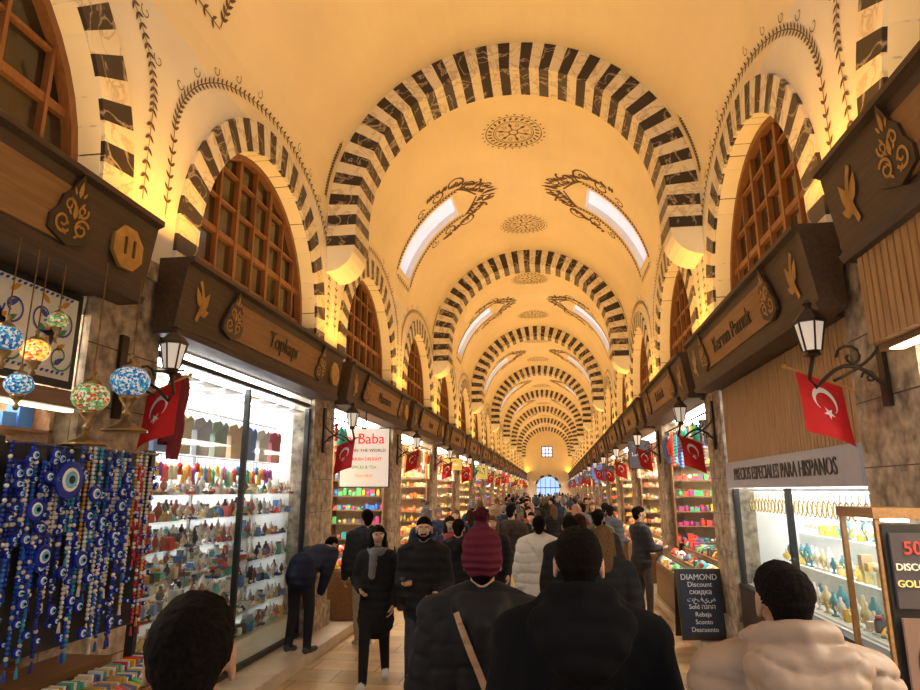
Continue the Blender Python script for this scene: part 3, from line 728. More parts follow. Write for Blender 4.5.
for i,(u,c_,zt,ll) in enumerate(((4.9,(.12,.012,.025),2.98,.62),(4.98,(.22,.025,.045),2.95,.7),(4.86,(.17,.02,.04),2.93,.55))):
    vs=[];nz=14
    for k in range(nz+1):
        z=zt-ll*k/nz
        for q in range(9): vs.append((.24+.022*math.sin(q*1.6+k*.4)+.03*i,u-.09+.18*q/8+.012*math.sin(k*.8),z))
    mb.add(vs,[(k*9+q,k*9+q+1,(k+1)*9+q+1,(k+1)*9+q) for k in range(nz) for q in range(8)],M_cloth,c_,True)
mb.tube([(.11,4.8,2.96),(.3,4.96,2.99)],.01,6,M_iron)
mb.obj('hanging_scarves')
# ------------------------------------------------------------------ right shop j=0
rr=random.Random(21)
mb=MB(); mb.M=SIDE['R']; a0,a1=4.98,8.62
u=a0
while u<a1-.06: mb.box(.011,.05,u,u+.06,2.34,3.26,M_slat); u+=.075
mb.box(.001,.011,a0,a1,2.34,3.26,M_carve)
mb.obj('slatted_wood_panel')
mb=MB(); mb.M=SIDE['R']; mb.box(.001,.07,a0,a1,2.03,2.335,plain('sign_greyblue',(.36,.37,.44),.4,var=.05))
add_text(mb,'PRECIOS ESPECIALES PARA HISPANOS',TM('R',.075,(a0+a1)/2,2.18),.2,M_blackwood,sx=.86)
mb.obj('shop_name_sign')
mb=MB(); mb.M=SIDE['R']
for u in(a0,6.8,a1): mb.box(-.06,.0,u-.02,u+.02,.9,2.02,M_black)
mb.box(-.06,.04,a0,a1,.86,.90,M_black); mb.box(-.05,.03,a0,a1,.131,.86,M_blackwood)
mb.box(-.025,-.015,a0,a1,.92,2.02,M_glass)
mb.obj('shop_display_window')
mb=MB(); mb.M=SIDE['R']
mb.box(-1.0,-.07,a0,a1,.131,.9,M_white); mb.box(-1.05,-1.0,a0,a1,.13,2.9,M_white)
for k,(n0,z) in enumerate(((-.4,.92),(-.7,1.2),(-1.0,1.5))):
    mb.box(n0,n0+.3,a0+.05,a1-.05,.9,z,M_white)
    for row in(.08,.21):
        u=a0+.12
        while u<a1-.1:
            s=rr.uniform(.12,.2)
            if rr.random()<.6: bust(mb,n0+row,u,z,s,rr.choice([(.82,.78,.7),(.80,.66,.38),(.78,.76,.72),(.06,.20,.26),(.12,.35,.42)]),(.85,.6,.2))
            else: item(mb,n0+row,u,z,s*.55,PAL['gold'],rr)
            u+=s*.95
for i in range(30):
    u=a0+.15+i*.115; mb.tube([(-.15,u,1.96),(-.15,u+.01,1.9)],.003,4,M_metalc,(.85,.6,.2)); mb.tube([(-.15,u+.045*math.sin(t),1.83+.07*math.cos(t)) for t in [i2*pi/6 for i2 in range(13)]],.007,4,M_metalc,(.85,.6,.2))
mb.box(-.6,-.1,a0,a1,1.99,2.015,M_white)
for i in range(10): mb.lathe((-.25,a0+.2+i*.36,1.972),[(.04,0),(.04,.012)],8,M_dl)
mb.box(-.5,-.42,a0+.1,a1-.1,1.97,1.985,M_dl)
mb.obj('gold_jewellery_display')
# ------------------------------------------------------------------ right shop j=-1
mb=MB(); mb.M=SIDE['R']; u=.3
while u<4.2: mb.box(.225,.27,u,u+.06,2.88,3.44,M_slat); u+=.075
mb.box(.2,.225,.3,4.22,2.88,3.44,M_carve); mb.box(.12,.2,.4,4.1,2.83,2.84,M_led); mb.box(0.11,.2,.3,4.22,2.84,2.88,M_carve)
mb.obj('slatted_wood_panel')
mb=MB(); mb.M=SIDE['R']
q0,q1,p0,p1=.11,.40,4.14,4.62
mb.box(q0,q1,p0,p1,.131,.55,M_oak); mb.box(q0-.005,q1+.01,p0-.01,p1+.01,1.84,1.9,M_oak)
for n in(q0,q1-.03):
    for u in(p0,p1-.03): mb.box(n,n+.03,u,u+.03,.55,1.84,M_oak)
for z in(.85,1.15,1.5): mb.box(q0+.01,q1-.01,p0+.01,p1-.01,z,z+.012,M_glass)
for z in(.56,.862,1.162,1.512):
    for i in range(5):
        for k in range(2): item(mb,q0+.08+k*.12,p0+.08+i*.08,z,.07,PAL['silver']+PAL['gold'],rr)
mb.quad((q1-.01,p0,.55),(q1-.01,p1,.55),(q1-.01,p1,1.84),(q1-.01,p0,1.84),M_glass); mb.quad((q0,p0+.01,.55),(q1,p0+.01,.55),(q1,p0+.01,1.84),(q0,p0+.01,1.84),M_glass)
mb.box(q0+.08,q1-.08,p0+.05,p1-.05,1.82,1.835,M_dl)
mb.obj('glass_display_cabinet')
mb=MB(); mb.M=SIDE['R']; shelf(mb,FX(-.9,.6),3.4,.4,[.6,1.0,1.4,1.8,2.2],PAL['gold'],rr,.16,M_white); mb.obj('goods_shelf')
mb=MB()
# two framed posters: sale poster above a portrait of a woman
y=3.45
mb.box(2.15,2.47,y,y+.02,1.46,1.80,M_lit,(.05,.04,.04))
for t,fz,sz,cc in(('50%',1.73,.085,(.7,.05,.03)),('DISCOUNT',1.645,.045,(.8,.7,.5)),('GOLD SALE',1.57,.045,(.8,.6,.2))): add_text(mb,t,TF(2.27,y-.006,fz),sz,M_lit,cc)
mb.box(2.15,2.47,y-.02,y,.98,1.42,M_lit,(.16,.09,.06))
PF=lambda x,z:(x,y-.03,z)
def el(cx,cz,rx,rz,c_,off=0): mb.add([(cx+rx*math.cos(2*pi*i/20),y-.022-off,cz+rz*math.sin(2*pi*i/20)) for i in range(20)],[tuple(range(20))],M_lit,c_)
el(2.27,1.22,.085,.13,(.03,.015,.01),0); el(2.27,1.02,.12,.06,(.3,.03,.03),.002); el(2.27,1.12,.03,.06,(.42,.24,.16),.003); el(2.27,1.22,.05,.075,(.55,.34,.23),.004)
for q in(-1,1): el(2.27+q*.02,1.235,.009,.005,(.03,.02,.02),.006)
el(2.27,1.18,.015,.006,(.5,.05,.05),.006)
mb.box(2.13,2.49,3.47,3.5,.131,1.84,M_black)
mb.obj('sale_poster_stand')
mb=MB()
Mt=T(2.42,9.30,.115)@Matrix.Rotation(rad(8),4,'Z')@Matrix.Scale(.88,4)
mb.M=Mt
def tilt(s): return Matrix.Rotation(s*rad(-9),4,'X')
for s in(1,-1):
    mb.box(-.34,.34,-.015,.015,.02,1.0,M_blackwood,M=T(0,-s*.16,0)@tilt(s)); 
    if s==1: mb.box(-.31,.31,-.02,-.014,.08,.96,plain('chalk_navy',(.02,.03,.06),.5),M=T(0,-s*.16,0)@tilt(s))
for i,(t,sz) in enumerate((('DIAMOND',.115),('Discount',.10),('скидка',.10),('تخفيض',.09),('Sold הנחה',.09),('Rebaja',.09),('Sconto',.09),('Descuento',.09))):
    add_text(mb,t,Mt@T(0,-.16,0)@tilt(1)@Matrix(((1,0,0,0),(0,0,-1,-.026),(0,1,0,.88-i*.103),(0,0,0,1))),sz,M_flagw)
mb.obj('discount_sandwich_board')

# ------------------------------------------------------------------ people
def capsule(mb,a,b,ra,rb,k,fa):
    fa=Vector(fa).normalized(); a=Vector(a);b=Vector(b)
    sc=lambda p:p-fa*p.dot(fa)*(1-1/k); us=lambda p:p-fa*p.dot(fa)*(1-k)
    A=sc(a);B=sc(b); d=B-A; L=d.length
    d=d.normalized() if L>1e-6 else Vector((0,0,1))
    x=d.orthogonal().normalized(); y=d.cross(x); n=14; vs=[];fs=[];rings=[]
    for t in(90,68,45,22,0): rings.append((-ra*math.sin(rad(t)),ra*math.cos(rad(t))))
    for t in(0,22,45,68,90): rings.append((L+rb*math.sin(rad(t)),rb*math.cos(rad(t))))
    for h,r in rings:
        r=max(r,1e-4)
        for i in range(n): vs.append(us(A+d*h+(x*math.cos(2*pi*i/n)+y*math.sin(2*pi*i/n))*r))
    for j in range(len(rings)-1):
        for i in range(n):
            i2=(i+1)%n; fs.append((j*n+i,j*n+i2,(j+1)*n+i2,(j+1)*n+i))
    fs.append(tuple(range(n))[::-1]); fs.append(tuple((len(rings)-1)*n+i for i in range(n)))
    mb.add(vs,fs,M_black)
def nearest(prims,C):
    best=np.full(len(C),1e9); lab=np.zeros(len(C),int); along=np.zeros(len(C))
    for i,p in enumerate(prims):
        a,b,ra,rb,k,fa=p[:6]; fa=np.array(Vector(fa).normalized())
        sc=lambda q:q-np.outer(q@fa,fa)*(1-1/k)
        A=sc(np.array([list(a)]))[0];B=sc(np.array([list(b)]))[0];Q=sc(C)
        d=B-A; L2=max(d@d,1e-9); tr=(Q-A)@d/L2; t=np.clip(tr,0,1)
        D=np.linalg.norm(Q-A-np.outer(t,d),axis=1)-(ra+(rb-ra)*t)
        w=D<best; best[w]=D[w]; lab[w]=i; along[w]=(tr*math.sqrt(L2))[w]
    return lab,along
def remesh(prims,voxel,sm=3):
    mb=MB()
    for p in prims: capsule(mb,*p[:6])
    me=mb.mesh('tmp'); ob=place(me,'tmp')
    m=ob.modifiers.new('r','REMESH'); m.mode='VOXEL'; m.voxel_size=voxel
    s=ob.modifiers.new('s','SMOOTH'); s.factor=.5; s.iterations=sm
    bpy.context.view_layer.update()
    e=ob.evaluated_get(bpy.context.evaluated_depsgraph_get()); em=e.to_mesh()
    V=np.empty(len(em.vertices)*3); em.vertices.foreach_get('co',V); V=V.reshape(-1,3)
    F=[tuple(p.vertices) for p in em.polygons]
    e.to_mesh_clear(); bpy.data.objects.remove(ob); bpy.data.meshes.remove(me)
    C=np.array([V[list(f)].mean(axis=0) for f in F])
    lab,_=nearest(prims,C)
    return V,F,[prims[i][6] for i in lab]
Yv=(0,1,0)
hp=[]
for i,(y,L) in enumerate(((.030,.068),(.010,.078),(-.010,.073),(-.029,.056))):
    hp.append(((0,y*.6,.01),(0,y,-.085),.016,.0125,1,Yv,'skin'))
    p=Vector((0,y,-.088)); ang=.25+.07*i
    for s,r in((.45,.0092),(.32,.0086),(.23,.0078)):
        q=p+Vector((-math.sin(ang),(.02*(1.5-i)),-math.cos(ang)))*L*s; hp.append((tuple(p),tuple(q),r,r*.93,1,Yv,'skin')); p=q; ang+=.38
hp.append(((0,.02,-.02),(-.012,.045,-.05),.017,.013,1,Yv,'skin')); hp.append(((-.012,.045,-.05),(-.022,.056,-.078),.0115,.010,1,Yv,'skin')); hp.append(((-.022,.056,-.078),(-.03,.056,-.1),.0098,.008,1,Yv,'skin'))
HV,HF,_=remesh(hp,.0045,1)
SK=lambda t:plain('skin_%d'%t,[(.50,.30,.21),(.38,.22,.15),(.55,.36,.27)][t],.5,var=.06,scale=30)
def person_mesh(h=1.72,top=(.02,.02,.022),pants=(.03,.03,.04),hair=(.007,.005,.0045),skin=0,shoes=(.03,.03,.03),bulk=.02,hem=.86,hairstyle='short',beard=False,hood=False,lean=0,arms=None,stride=.16,yaw=0,pitch=0,vox=.016,hvox=.009,quilt=True,scarf=None,strap=None,hat=(.10,.016,.03),seed=0,hands=True,bag=None,qs=3.4,shw=1.0,qst=.3,amp=.0025,real=0,per=.10,fill=False,pack=None,sm=3,rough=.75,spec=.2):
    S=h/1.75; pr=[]; hd=[]
    Ru=Matrix.Translation((0,0,.95))@Matrix.Rotation(-lean,4,'X')@Matrix.Translation((0,0,-.95))
    fu=tuple(Ru.to_3x3()@Vector((0,1,0)))
    U=lambda p:tuple(Ru@Vector(p))
    def up(a,b,ra,rb,k,lab,zone='body',off=0): pr.append((U(a),U(b),ra,rb,k,fu,lab,zone,off))
    def lo(a,b,ra,rb,k,lab,fa=Yv): pr.append((a,b,ra,rb,k,fa,lab,'body',0))
    B=bulk
    lo((-.07,0,.95),(.07,0,.95),.125,.125,.9,'pants')
    for sg,st in((1,stride),(-1,-stride)):
        hip=(sg*.09,0,.92); kn=(sg*.095,st*.5+.03+abs(st)*.15,.50); an=(sg*.09,st,.085+(.035 if st<-.05 else 0))
        lo(hip,kn,.095,.068,1,'pants'); lo(kn,an,.066,.05,1,'pants')
        hz=an[2]-.035; lo((an[0],an[1]-.03,hz),(an[0]+sg*.01,an[1]+.05,hz),.042,.042,1,'shoes'); lo((an[0]+sg*.01,an[1]+.05,hz-.005),(an[0]+sg*.02,an[1]+.155,.045 if st>-.05 else .05),.042,.034,1,'shoes')
    up((0,0,.98),(0,.0,1.15),.155+B,.155+B,.72,'top'); up((0,0,1.15),(0,-.005,1.32),.155+B,.175*shw+B,.68,'top')
    up((-.11*shw,-.01,1.385),(.11*shw,-.01,1.385),.085+B*.7,.085+B*.7,.85,'top')
    up((0,-.01,1.40),(0,0,1.475),.085,.07,.95,'top')
    if fill:
        for sg in(-1,1):
            up((sg*.05,-.01,1.475),(sg*.20*shw,-.01,1.405),.06+B*.5,.066+B*.6,.95,'top')
            up((sg*.14,-.02,1.34),(sg*.17,-.01,1.0),.11+B*.4,.10+B*.6,.85,'top')
    if hem<.95: lo((0,-.005,hem+.04),(0,0,1.0),.172+B+(1-hem)*.05,.155+B,.78,'top')
    if hood=='big':
        # stand-up collar roll plus the hood bag lying on the upper back
        pts=[(.085,.085,1.47),(.112,.0,1.52),(.085,-.085,1.555),(0,-.115,1.565),(-.085,-.085,1.555),(-.112,.0,1.52),(-.085,.085,1.47)]
        for a,b in zip(pts[:-1],pts[1:]): up(a,b,.036,.036,1,'top','collar')
        for a,b in zip(pts[:-1],pts[1:]): up((a[0]*1.12,a[1]*1.1,a[2]-.06),(b[0]*1.12,b[1]*1.1,b[2]-.06),.045,.045,1,'top','collar')
        up((-.12,-.125,1.47),(.12,-.125,1.47),.058,.058,1,'top','hoodb'); up((-.09,-.155,1.42),(.09,-.155,1.42),.062,.062,1,'top','hoodb'); up((-.05,-.165,1.365),(.05,-.165,1.365),.055,.055,1,'top','hoodb'); up((0,-.16,1.33),(0,-.155,1.30),.045,.03,1,'top','hoodb')
    elif hood:
        for a,b in (((-.115,.02,1.46),(-.07,-.085,1.455)),((-.07,-.085,1.455),(.07,-.085,1.455)),((.07,-.085,1.455),(.115,.02,1.46))): up(a,b,.055,.055,1,'top','hood')
        up((-.05,-.12,1.42),(.05,-.12,1.42),.05,.05,1,'top','hood'); up((0,-.14,1.38),(0,-.14,1.32),.055,.035,1,'top','hood')
    if pack: up((0,-.21,1.10),(0,-.20,1.34),.13,.115,.75,'pack','hood')
    wr=[]
    da={'R':((.07,-.03,-.28),(.07,.06,-.52)),'L':((.07,-.0,-.28),(.07,.12,-.50))}
    if arms: da.update(arms)
    for nm,sg in(('R',1),('L',-1)):
        e,w=da[nm]; s0=(sg*.185*shw,-.01,1.385)
        ep=(s0[0]+sg*e[0],s0[1]+e[1],s0[2]+e[2]); wp=(s0[0]+sg*w[0],s0[1]+w[1],s0[2]+w[2])
        L1=(Vector(ep)-Vector(s0)).length
        up(s0,ep,.066+B*.8,.052+B*.8,1,'top','arm',0); up(ep,wp,.052+B*.8,.038+B*.5,1,'top','arm',L1)
        wr.append((sg,Vector(U(ep)),Vector(U(wp))))
    Rh=Ru@Matrix.Translation((0,0,1.53))@Matrix.Rotation(yaw,4,'Z')@Matrix.Rotation(pitch,4,'X')@Matrix.Translation((0,0,-1.53))
    fh=tuple(Rh.to_3x3()@Vector((0,1,0))); xh=tuple(Rh.to_3x3()@Vector((1,0,0)))
    H=lambda p:tuple(Rh@Vector(p))
    def he(a,b,ra,rb,k,lab,fa=None): hd.append((H(a),H(b),ra,rb,k,fa or fh,lab))
    hd.append((U((0,-.01,1.44)),H((0,.005,1.57)),.058,.055,1,fh,'skin'))
    he((0,-.03,1.655),(0,.025,1.66),.076,.074,1,'skin'); he((0,.035,1.625),(0,.045,1.565),.062,.043,1,'skin'); he((0,.065,1.548),(0,.068,1.545),.026,.024,1,'skin')
    he((0,.097,1.652),(0,.118,1.612),.010,.0155,1,'skin'); he((-.03,.092,1.668),(.03,.092,1.668),.014,.014,1,'skin'); he((-.032,.078,1.61),(-.03,.08,1.605),.024,.024,1,'skin'); he((.032,.078,1.61),(.03,.08,1.605),.024,.024,1,'skin')
    he((-.018,.093,1.577),(.018,.093,1.577),.010,.010,1,'lip')
    if hairstyle not in('scarfhead','long'):
        for sg in(-1,1): he((sg*.077,-.005,1.645),(sg*.081,-.0,1.605),.022,.014,.5,'skin',xh)
    if hairstyle=='short':
        he((0,-.038,1.672),(0,.012,1.69),.083,.079,1,'hair'); he((0,-.052,1.63),(0,-.055,1.60),.070,.056,1,'hair'); he((-.02,.055,1.712),(.02,.055,1.712),.032,.032,1,'hair')
        for sg in(-1,1): he((sg*.070,-.01,1.665),(sg*.071,.012,1.64),.018,.010,.6,'hair',xh)
    elif hairstyle=='long':
        he((0,-.035,1.672),(0,.012,1.685),.087,.082,1,'hair'); he((0,-.055,1.62),(0,-.085,1.42),.082,.07,1,'hair')
        for sg in(-1,1): he((sg*.062,.01,1.66),(sg*.075,.02,1.47),.036,.035,1,'hair')
    elif hairstyle=='bun':
        he((0,-.038,1.672),(0,.012,1.685),.084,.079,1,'hair'); he((0,-.06,1.64),(0,-.06,1.60),.067,.055,1,'hair'); he((0,-.125,1.69),(0,-.13,1.69),.042,.04,1,'hair')
    elif hairstyle=='beanie':
        he((0,-.03,1.70),(0,.008,1.71),.093,.088,1,'hat'); he((0,-.042,1.65),(0,.0,1.66),.096,.091,.98,'hat'); he((0,-.03,1.76),(0,-.03,1.79),.06,.035,1,'hat'); he((0,-.03,1.84),(0,-.03,1.842),.034,.034,1,'pom')
        he((0,-.055,1.605),(0,-.055,1.60),.066,.058,1,'hair')
    elif hairstyle=='scarfhead':
        he((0,-.035,1.672),(0,.012,1.685),.09,.085,1,'scarf'); he((0,-.04,1.62),(0,-.02,1.48),.09,.085,1,'scarf')
        for sg in(-1,1): he((sg*.062,.02,1.64),(sg*.05,.04,1.53),.036,.045,1,'scarf')
    if beard:
        he((-.045,.045,1.585),(0,.075,1.552),.034,.034,1,'hair'); he((.045,.045,1.585),(0,.075,1.552),.034,.034,1,'hair'); he((-.022,.098,1.593),(.022,.098,1.593),.009,.009,1,'hair')
    if scarf:
        for a,b in (((-.085,.0,1.47),(-.04,.075,1.46)),((-.04,.075,1.46),(.04,.075,1.46)),((.04,.075,1.46),(.085,0,1.47)),((-.085,0,1.47),(0,-.08,1.48)),((.085,0,1.47),(0,-.08,1.48))): up(a,b,.045,.045,1,'scarf')
        up((.03,.12,1.42),(.04,.15,1.2),.045,.04,.6,'scarf')
    key=lambda n,c:'%s_%d_%d_%d'%(n,c[0]*1000,c[1]*1000,c[2]*1000)
    mats={'top':puffer(key('puffer_jacket',top)+'_%g_%g_%g'%(qs,qst,rough),top,qs,qst,rough=rough,spec=spec,nsc=24 if real else 11,dist=.012 if real else .03) if quilt else puffer(key('wool_coat',top),top,.6,.35,.9,.02,spec=.1),
     'pants':plain(key('trousers',pants),pants,.8,var=.15,scale=20,bump=.15,spec=.2),'shoes':plain(key('shoes',shoes),shoes,.5),'hair':plain(key('hair',hair),hair,.85,var=.6,scale=120,bump=.25,spec=.06),
     'skin':SK(skin),'lip':plain('lip',(.38,.15,.12),.5),'hat':puffer(key('knit_hat',hat),hat,9,.8,.9,.012,spec=.1),'pom':plain(key('pompom',hat),[x*.7 for x in hat],.95,bump=1,scale=60,spec=.1),'scarf':plain(key('scarf',scarf or (.3,.2,.15)),scarf or (.3,.2,.15),.85,bump=.4,scale=14),
     'pack':plain(key('backpack',pack or (.05,.05,.06)),pack or (.05,.05,.06),.7,bump=.3,scale=18)}
    out=MB(); out.M=Matrix.Scale(S,4)
    V,F,L=remesh(pr,vox,sm)
    if real:
        tv=set()
        for f,l in zip(F,L):
            if l=='top': tv.update(f)
        me=bpy.data.meshes.new('n'); me.from_pydata([tuple(q) for q in V],[],F); me.update()
        nrm=[me.vertices[i].normal.copy() for i in range(len(V))]; bpy.data.meshes.remove(me)
        li,al=nearest(pr,V)
        for i in tv:
            p=Vector(V[i]); zone,off=pr[li[i]][7],pr[li[i]][8]; wob=.008*noise.noise(p*6)
            k=1.0
            if zone=='arm': f_=(al[i]+off+.05+wob)/per
            elif zone=='hood': f_=.5
            elif zone=='collar': f_=.5
            elif zone=='hoodb': f_=(p.z+.06*math.cos(p.x*9)+wob)/.085; k=.5
            else: f_=(p.z+.9*wob+.10*abs(p.x)*(1 if p.z>1.2 else 0)-.02)/per
            f_=f_-math.floor(f_); d=k*real*(math.sqrt(max(0,1-abs(2*f_-1)**3.2))-1)
            edge=max(0,1-min(f_,1-f_)*5); d+=real*.22*edge*noise.noise(Vector((p.x*50,p.y*50,p.z*14)))+.003*noise.noise(p*28)
            V[i]+=np.array(nrm[i])*(d+real*.35)
    zmin=V[:,2].min(); V[:,2]-=zmin
    bv=(V.copy(),F)
    def push(V,F,L):
        o=len(out.v); out.v.extend([tuple(q) for q in (V*S)])
        for f,l in zip(F,L): out.f.append(tuple(i+o for i in f)); out.m.append(out.mi(mats[l])); out.c.append((1,1,1)); out.s.append(True)
    push(V,F,L)
    V,F,L=remesh(hd,hvox,1)
    hv=set();pv=set()
    for f,l in zip(F,L):
        if l=='hair': hv.update(f)
        if l=='pom': pv.update(f)
    for i in hv|pv:
        p=Vector(V[i]); q=Vector((p.x*75,p.y*75,p.z*30)); nn=noise.noise_vector(q)+noise.noise_vector(q*2.2)*.6; V[i]+=np.array(nn)*(amp if i in hv else .012)
    V[:,2]-=zmin; push(V,F,L)
    out.M=Matrix.Scale(S,4)@Matrix.Translation((0,0,-zmin))
    for sg in(-1,1):
        c=Rh@Vector((sg*.030,.091,1.640)); out.ball(c,.0125,plain('eye_white',(.75,.72,.68),.2,var=0),n=8,k=6)
        c=Rh@Vector((sg*.030,.1005,1.640)); out.ball(c,.006,plain('eye_iris',(.03,.015,.01),.1,var=0),n=8,k=5)
        out.tube([Rh@Vector((sg*.014,.105,1.663)),Rh@Vector((sg*.03,.105,1.668)),Rh@Vector((sg*.046,.095,1.663))],.004,5,mats['hair'])
    if hands:
        for sg,e,w in wr:
            d=(w-e).normalized(); z=-d; y=(Vector((0,1,0)) -z*z.y)
            if y.length<.2: y=Vector((0,0,1))-z*z.z
            y.normalize(); x=y.cross(z)
            Mh=Matrix(((x.x*sg,y.x,z.x,w.x),(x.y*sg,y.y,z.y,w.y),(x.z*sg,y.z,z.z,w.z),(0,0,0,1)))@Matrix.Translation((0,0,-.02))
            out.add([Vector(q) for q in HV],HF,mats['skin'],(1,1,1),True,Mh)
    if strap:
        bt=BVHTree.FromPolygons([tuple(q) for q in bv[0]],bv[1]); out.M=Matrix.Scale(S,4); L=[]
        for i in range(30):
            t=i/29; x=strap[0]+(strap[1]-strap[0])*t; z=1.43-.55*t; row=[]
            for o in(-.016,.016):
                hit=bt.ray_cast(Vector((x+o*.8,-1,z+o*.5)),Vector((0,1,0)))[0]
                row.append((hit.x,hit.y-.010,hit.z) if hit else None)
            if None not in row: L.append(row)
        vs=[p for r_ in L for p in r_]; out.add(vs,[(2*i,2*i+1,2*i+3,2*i+2) for i in range(len(L)-1)],plain('tan_strap',(.36,.22,.13),.6))
    if bag:
        out.M=Matrix.Scale(S,4)
        sg,cc=bag; bm=plain(key('handbag',cc),cc,.45)
        out.lathe((sg*.30,0,.80),[(.10,0),(.13,.02),(.14,.12),(.11,.24),(.02,.25)],12,bm,sx=.45); out.tube([(sg*.30,-.07,1.03),(sg*.26,-.06,1.3),(sg*.2,0,1.5),(sg*.26,.06,1.3),(sg*.30,.07,1.03)],.01,6,bm)
    return out.mesh('person')
def put(me,name,x,y,heading,z=0):
    return place(me,name,T(x,y,z)@Matrix.Rotation(rad(heading),4,'Z'))
BLK=(.007,.007,.009)
put(person_mesh(1.80,top=(.010,.010,.013),vox=.011,hvox=.006,bulk=.035,hood=True,hairstyle='beanie',strap=(-.11,.12),seed=1,shw=1.08,stride=.12,real=.010,fill=True,sm=6,qs=.6,qst=.15,rough=.7),'man_in_knit_beanie',.22,3.15,4)
put(person_mesh(1.86,top=BLK,vox=.012,hvox=.006,bulk=.04,hood='big',seed=2,shw=1.08,stride=.1,hem=.8,qs=.5,qst=.25,fill=True,sm=7,rough=.95,spec=.08),'man_in_black_parka',.645,2.52,0)
put(person_mesh(1.765,top=(.31,.225,.175),vox=.0085,hvox=.0055,bulk=.055,hood='big',seed=3,shw=1.1,stride=.1,skin=1,qs=.6,qst=.2,pitch=-.05,real=.024,per=.085,fill=True,sm=5,rough=.5,spec=.35),'man_in_beige_puffer_jacket',1.29,2.33,4)
put(person_mesh(1.785,top=(.02,.02,.025),vox=.013,hvox=.0055,bulk=.02,seed=4,shw=.95,stride=.1,skin=1,yaw=.15,quilt=False,fill=True,sm=8),'man_with_black_hair',-.185,1.33,12)
put(person_mesh(1.62,top=(.012,.012,.014),vox=.012,hvox=.006,bulk=.03,hem=.66,hairstyle='long',seed=5,shw=.88,stride=.24,yaw=.25,pants=(.012,.012,.014),shoes=(.5,.5,.5),scarf=(.13,.13,.14),bag=(-1,(.02,.02,.02)),real=.010,per=.09,arms={'R':((.08,-.06,-.26),(.0,.14,-.34)),'L':((.10,-.04,-.26),(.05,.05,-.5))}),'woman_in_black_coat',-1.38,7.2,186)
put(person_mesh(1.73,top=(.010,.010,.012),vox=.013,hvox=.006,bulk=.03,hood=True,beard=True,hem=.8,seed=6,stride=.18,yaw=.1,fill=True,arms={'R':((.05,-.04,-.27),(-.04,.2,-.26)),'L':((.06,-.02,-.27),(-.02,.18,-.34))}),'bearded_man_in_black_jacket',-.76,6.7,182)
put(person_mesh(1.74,top=(.02,.024,.03),vox=.013,hvox=.008,bulk=.035,pants=(.34,.28,.20),seed=7,stride=.08,shoes=(.35,.33,.3),hood=True,real=.010,fill=True),'man_in_khaki_trousers',-1.97,8.8,30)
put(person_mesh(1.70,top=(.012,.016,.035),vox=.014,hvox=.009,bulk=.03,pants=(.02,.02,.025),lean=1.15,seed=8,stride=.06,arms={'R':((.04,.12,-.25),(.0,.30,-.38)),'L':((.04,.12,-.25),(.0,.30,-.38))},pitch=-.2),'man_bending_over_goods',-2.46,7.75,-14,.13)
put(person_mesh(1.70,top=(.60,.56,.50),vox=.013,hvox=.009,bulk=.05,hood=True,hem=.78,seed=9,pants=(.35,.32,.28),shw=.95,real=.02,per=.12,fill=True,qs=.6),'woman_in_white_puffer_coat',.38,8.0,0)
put(person_mesh(1.74,top=(.03,.032,.04),vox=.014,hvox=.009,bulk=.03,seed=10,stride=.05,pants=(.06,.05,.05),arms={'R':((.04,.08,-.27),(-.05,.28,-.28)),'L':((.04,.08,-.27),(-.05,.28,-.28))}),'man_browsing_stall',1.95,11.2,-70)
vs_=[]
tops=[(.012,.012,.015),(.03,.04,.08),(.05,.035,.03),(.26,.19,.13),(.02,.04,.09),(.20,.03,.035),(.08,.085,.10),(.015,.015,.018),(.014,.016,.02),(.10,.12,.07)]
for i in range(10):
    hs=['short','long','short','bun','beanie','scarfhead','short','long','beanie','short'][i]
    vs_.append(person_mesh(1.72,top=tops[i],vox=.02,hvox=.011,bulk=.03,hood=i%2==0,hairstyle=hs,seed=20+i,stride=[.16,.2,.1,.14,.18,.12,.05,.15,.2,.12][i],hem=[.86,.7,.84,.66,.86,.6,.8,.72,.84,.88][i],pants=[(.03,.03,.05),(.02,.02,.02),(.06,.07,.11),(.03,.03,.03)][i%4],yaw=[0,.4,-.4,.2,0,-.3,.6,0,-.2,.3][i],beard=i in(2,6),hair=[(.010,.007,.006),(.03,.016,.01),(.010,.009,.008),(.12,.07,.035)][i%4],scarf=(.35,.2,.16) if hs=='scarfhead' else ((.3,.05,.05) if i==1 else None),bag=(1,(.12,.05,.03)) if i in(1,3) else None,hat=(.22,.22,.23) if i==4 else (.05,.06,.10),pack={6:(.04,.05,.09),8:(.03,.03,.03),9:(.2,.05,.04)}.get(i),fill=i%3==0,arms={'R':((.05,.03,-.28),(.0,.24,-.30)),'L':((.07,-.0,-.28),(.07,.12,-.50))} if i in(3,5,6) else None))
fixed=[(.98,5.9,7,0,.99),(.72,6.9,0,4,1.02),(-1.45,10.4,4,0,1.0),(-.95,9.6,1,180,.95),(-.35,9.9,7,178,.95),(-.15,11.2,2,0,1.03),(1.15,9.0,2,0,1.02),(.95,10.4,1,10,.96),(1.65,13.2,6,-40,1.0),(-1.25,12.2,7,180,.96),(-.62,8.2,0,0,.96)]
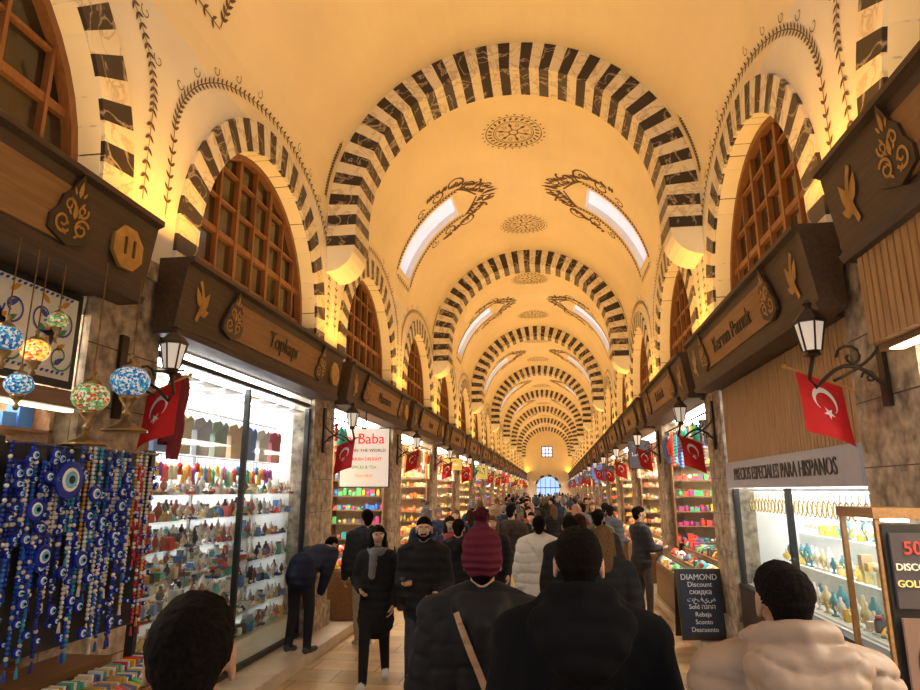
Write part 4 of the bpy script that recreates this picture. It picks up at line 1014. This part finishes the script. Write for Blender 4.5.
pc=[]; rr=random.Random(99)
for x,y,v,hdg,s in fixed:
    pc.append((x,y)); place(vs_[v],'pedestrian',T(x,y,0)@Matrix.Rotation(rad(hdg),4,'Z')@Matrix.Scale(s,4))
tries=0
while len(pc)<98 and tries<6000:
    tries+=1; y=11.5+ (rr.random()**1.25)*58; x=rr.uniform(-2.0,2.0)
    if all((x-a)**2*1.4+(y-b)**2>.62 for a,b in pc) and not(1.4<x and 10.3<y<12.2):
        pc.append((x,y)); hdg=rr.choice([0,0,0,180,180,rr.uniform(0,360)])+rr.uniform(-15,15)
        place(vs_[rr.choice([0,0,8,1,2,3,4,5,6,7,7,0,9,4,7,6,8])],'pedestrian',T(x,y,0)@Matrix.Rotation(rad(hdg),4,'Z')@Matrix.Scale(rr.uniform(.90,1.06),4))
# ------------------------------------------------------------------ lights
def area(name,loc,rot,sx,sy,power,col):
    l=bpy.data.lights.new(name,'AREA'); l.shape='RECTANGLE'; l.size=sx; l.size_y=sy; l.energy=power; l.color=col
    o=bpy.data.objects.new(name,l); COL.objects.link(o); o.location=loc; o.rotation_euler=rot; return o
for w in WIN[1:]:
    for sg in(-1,1):
        # floods on the cornice lean in toward the opposite haunch of the vault
        area('cornice_floodlight',(sg*2.42,w,4.16),(pi,-sg*rad(14),0),.15,3.2,33,(1,.56,.17))
        area('pier_uplight',(sg*2.40,w+SP/2,4.16),(pi,-sg*rad(4),0),.15,.9,20,(1,.42,.04))
wd=bpy.data.worlds.new('World'); scn.world=wd; wd.use_nodes=True
wd.node_tree.nodes['Background'].inputs[0].default_value=(.95,.97,1,1); wd.node_tree.nodes['Background'].inputs[1].default_value=.6
scn.view_settings.view_transform='Standard'
scn.view_settings.exposure=.1
cam=bpy.data.cameras.new('Camera'); cam.sensor_width=36; cam.lens=25.04; cam.clip_start=.05; cam.clip_end=300
co=bpy.data.objects.new('Camera',cam); COL.objects.link(co); co.location=(.56,0,2.0); co.rotation_euler=(rad(102.8),0,rad(8.06)); scn.camera=co
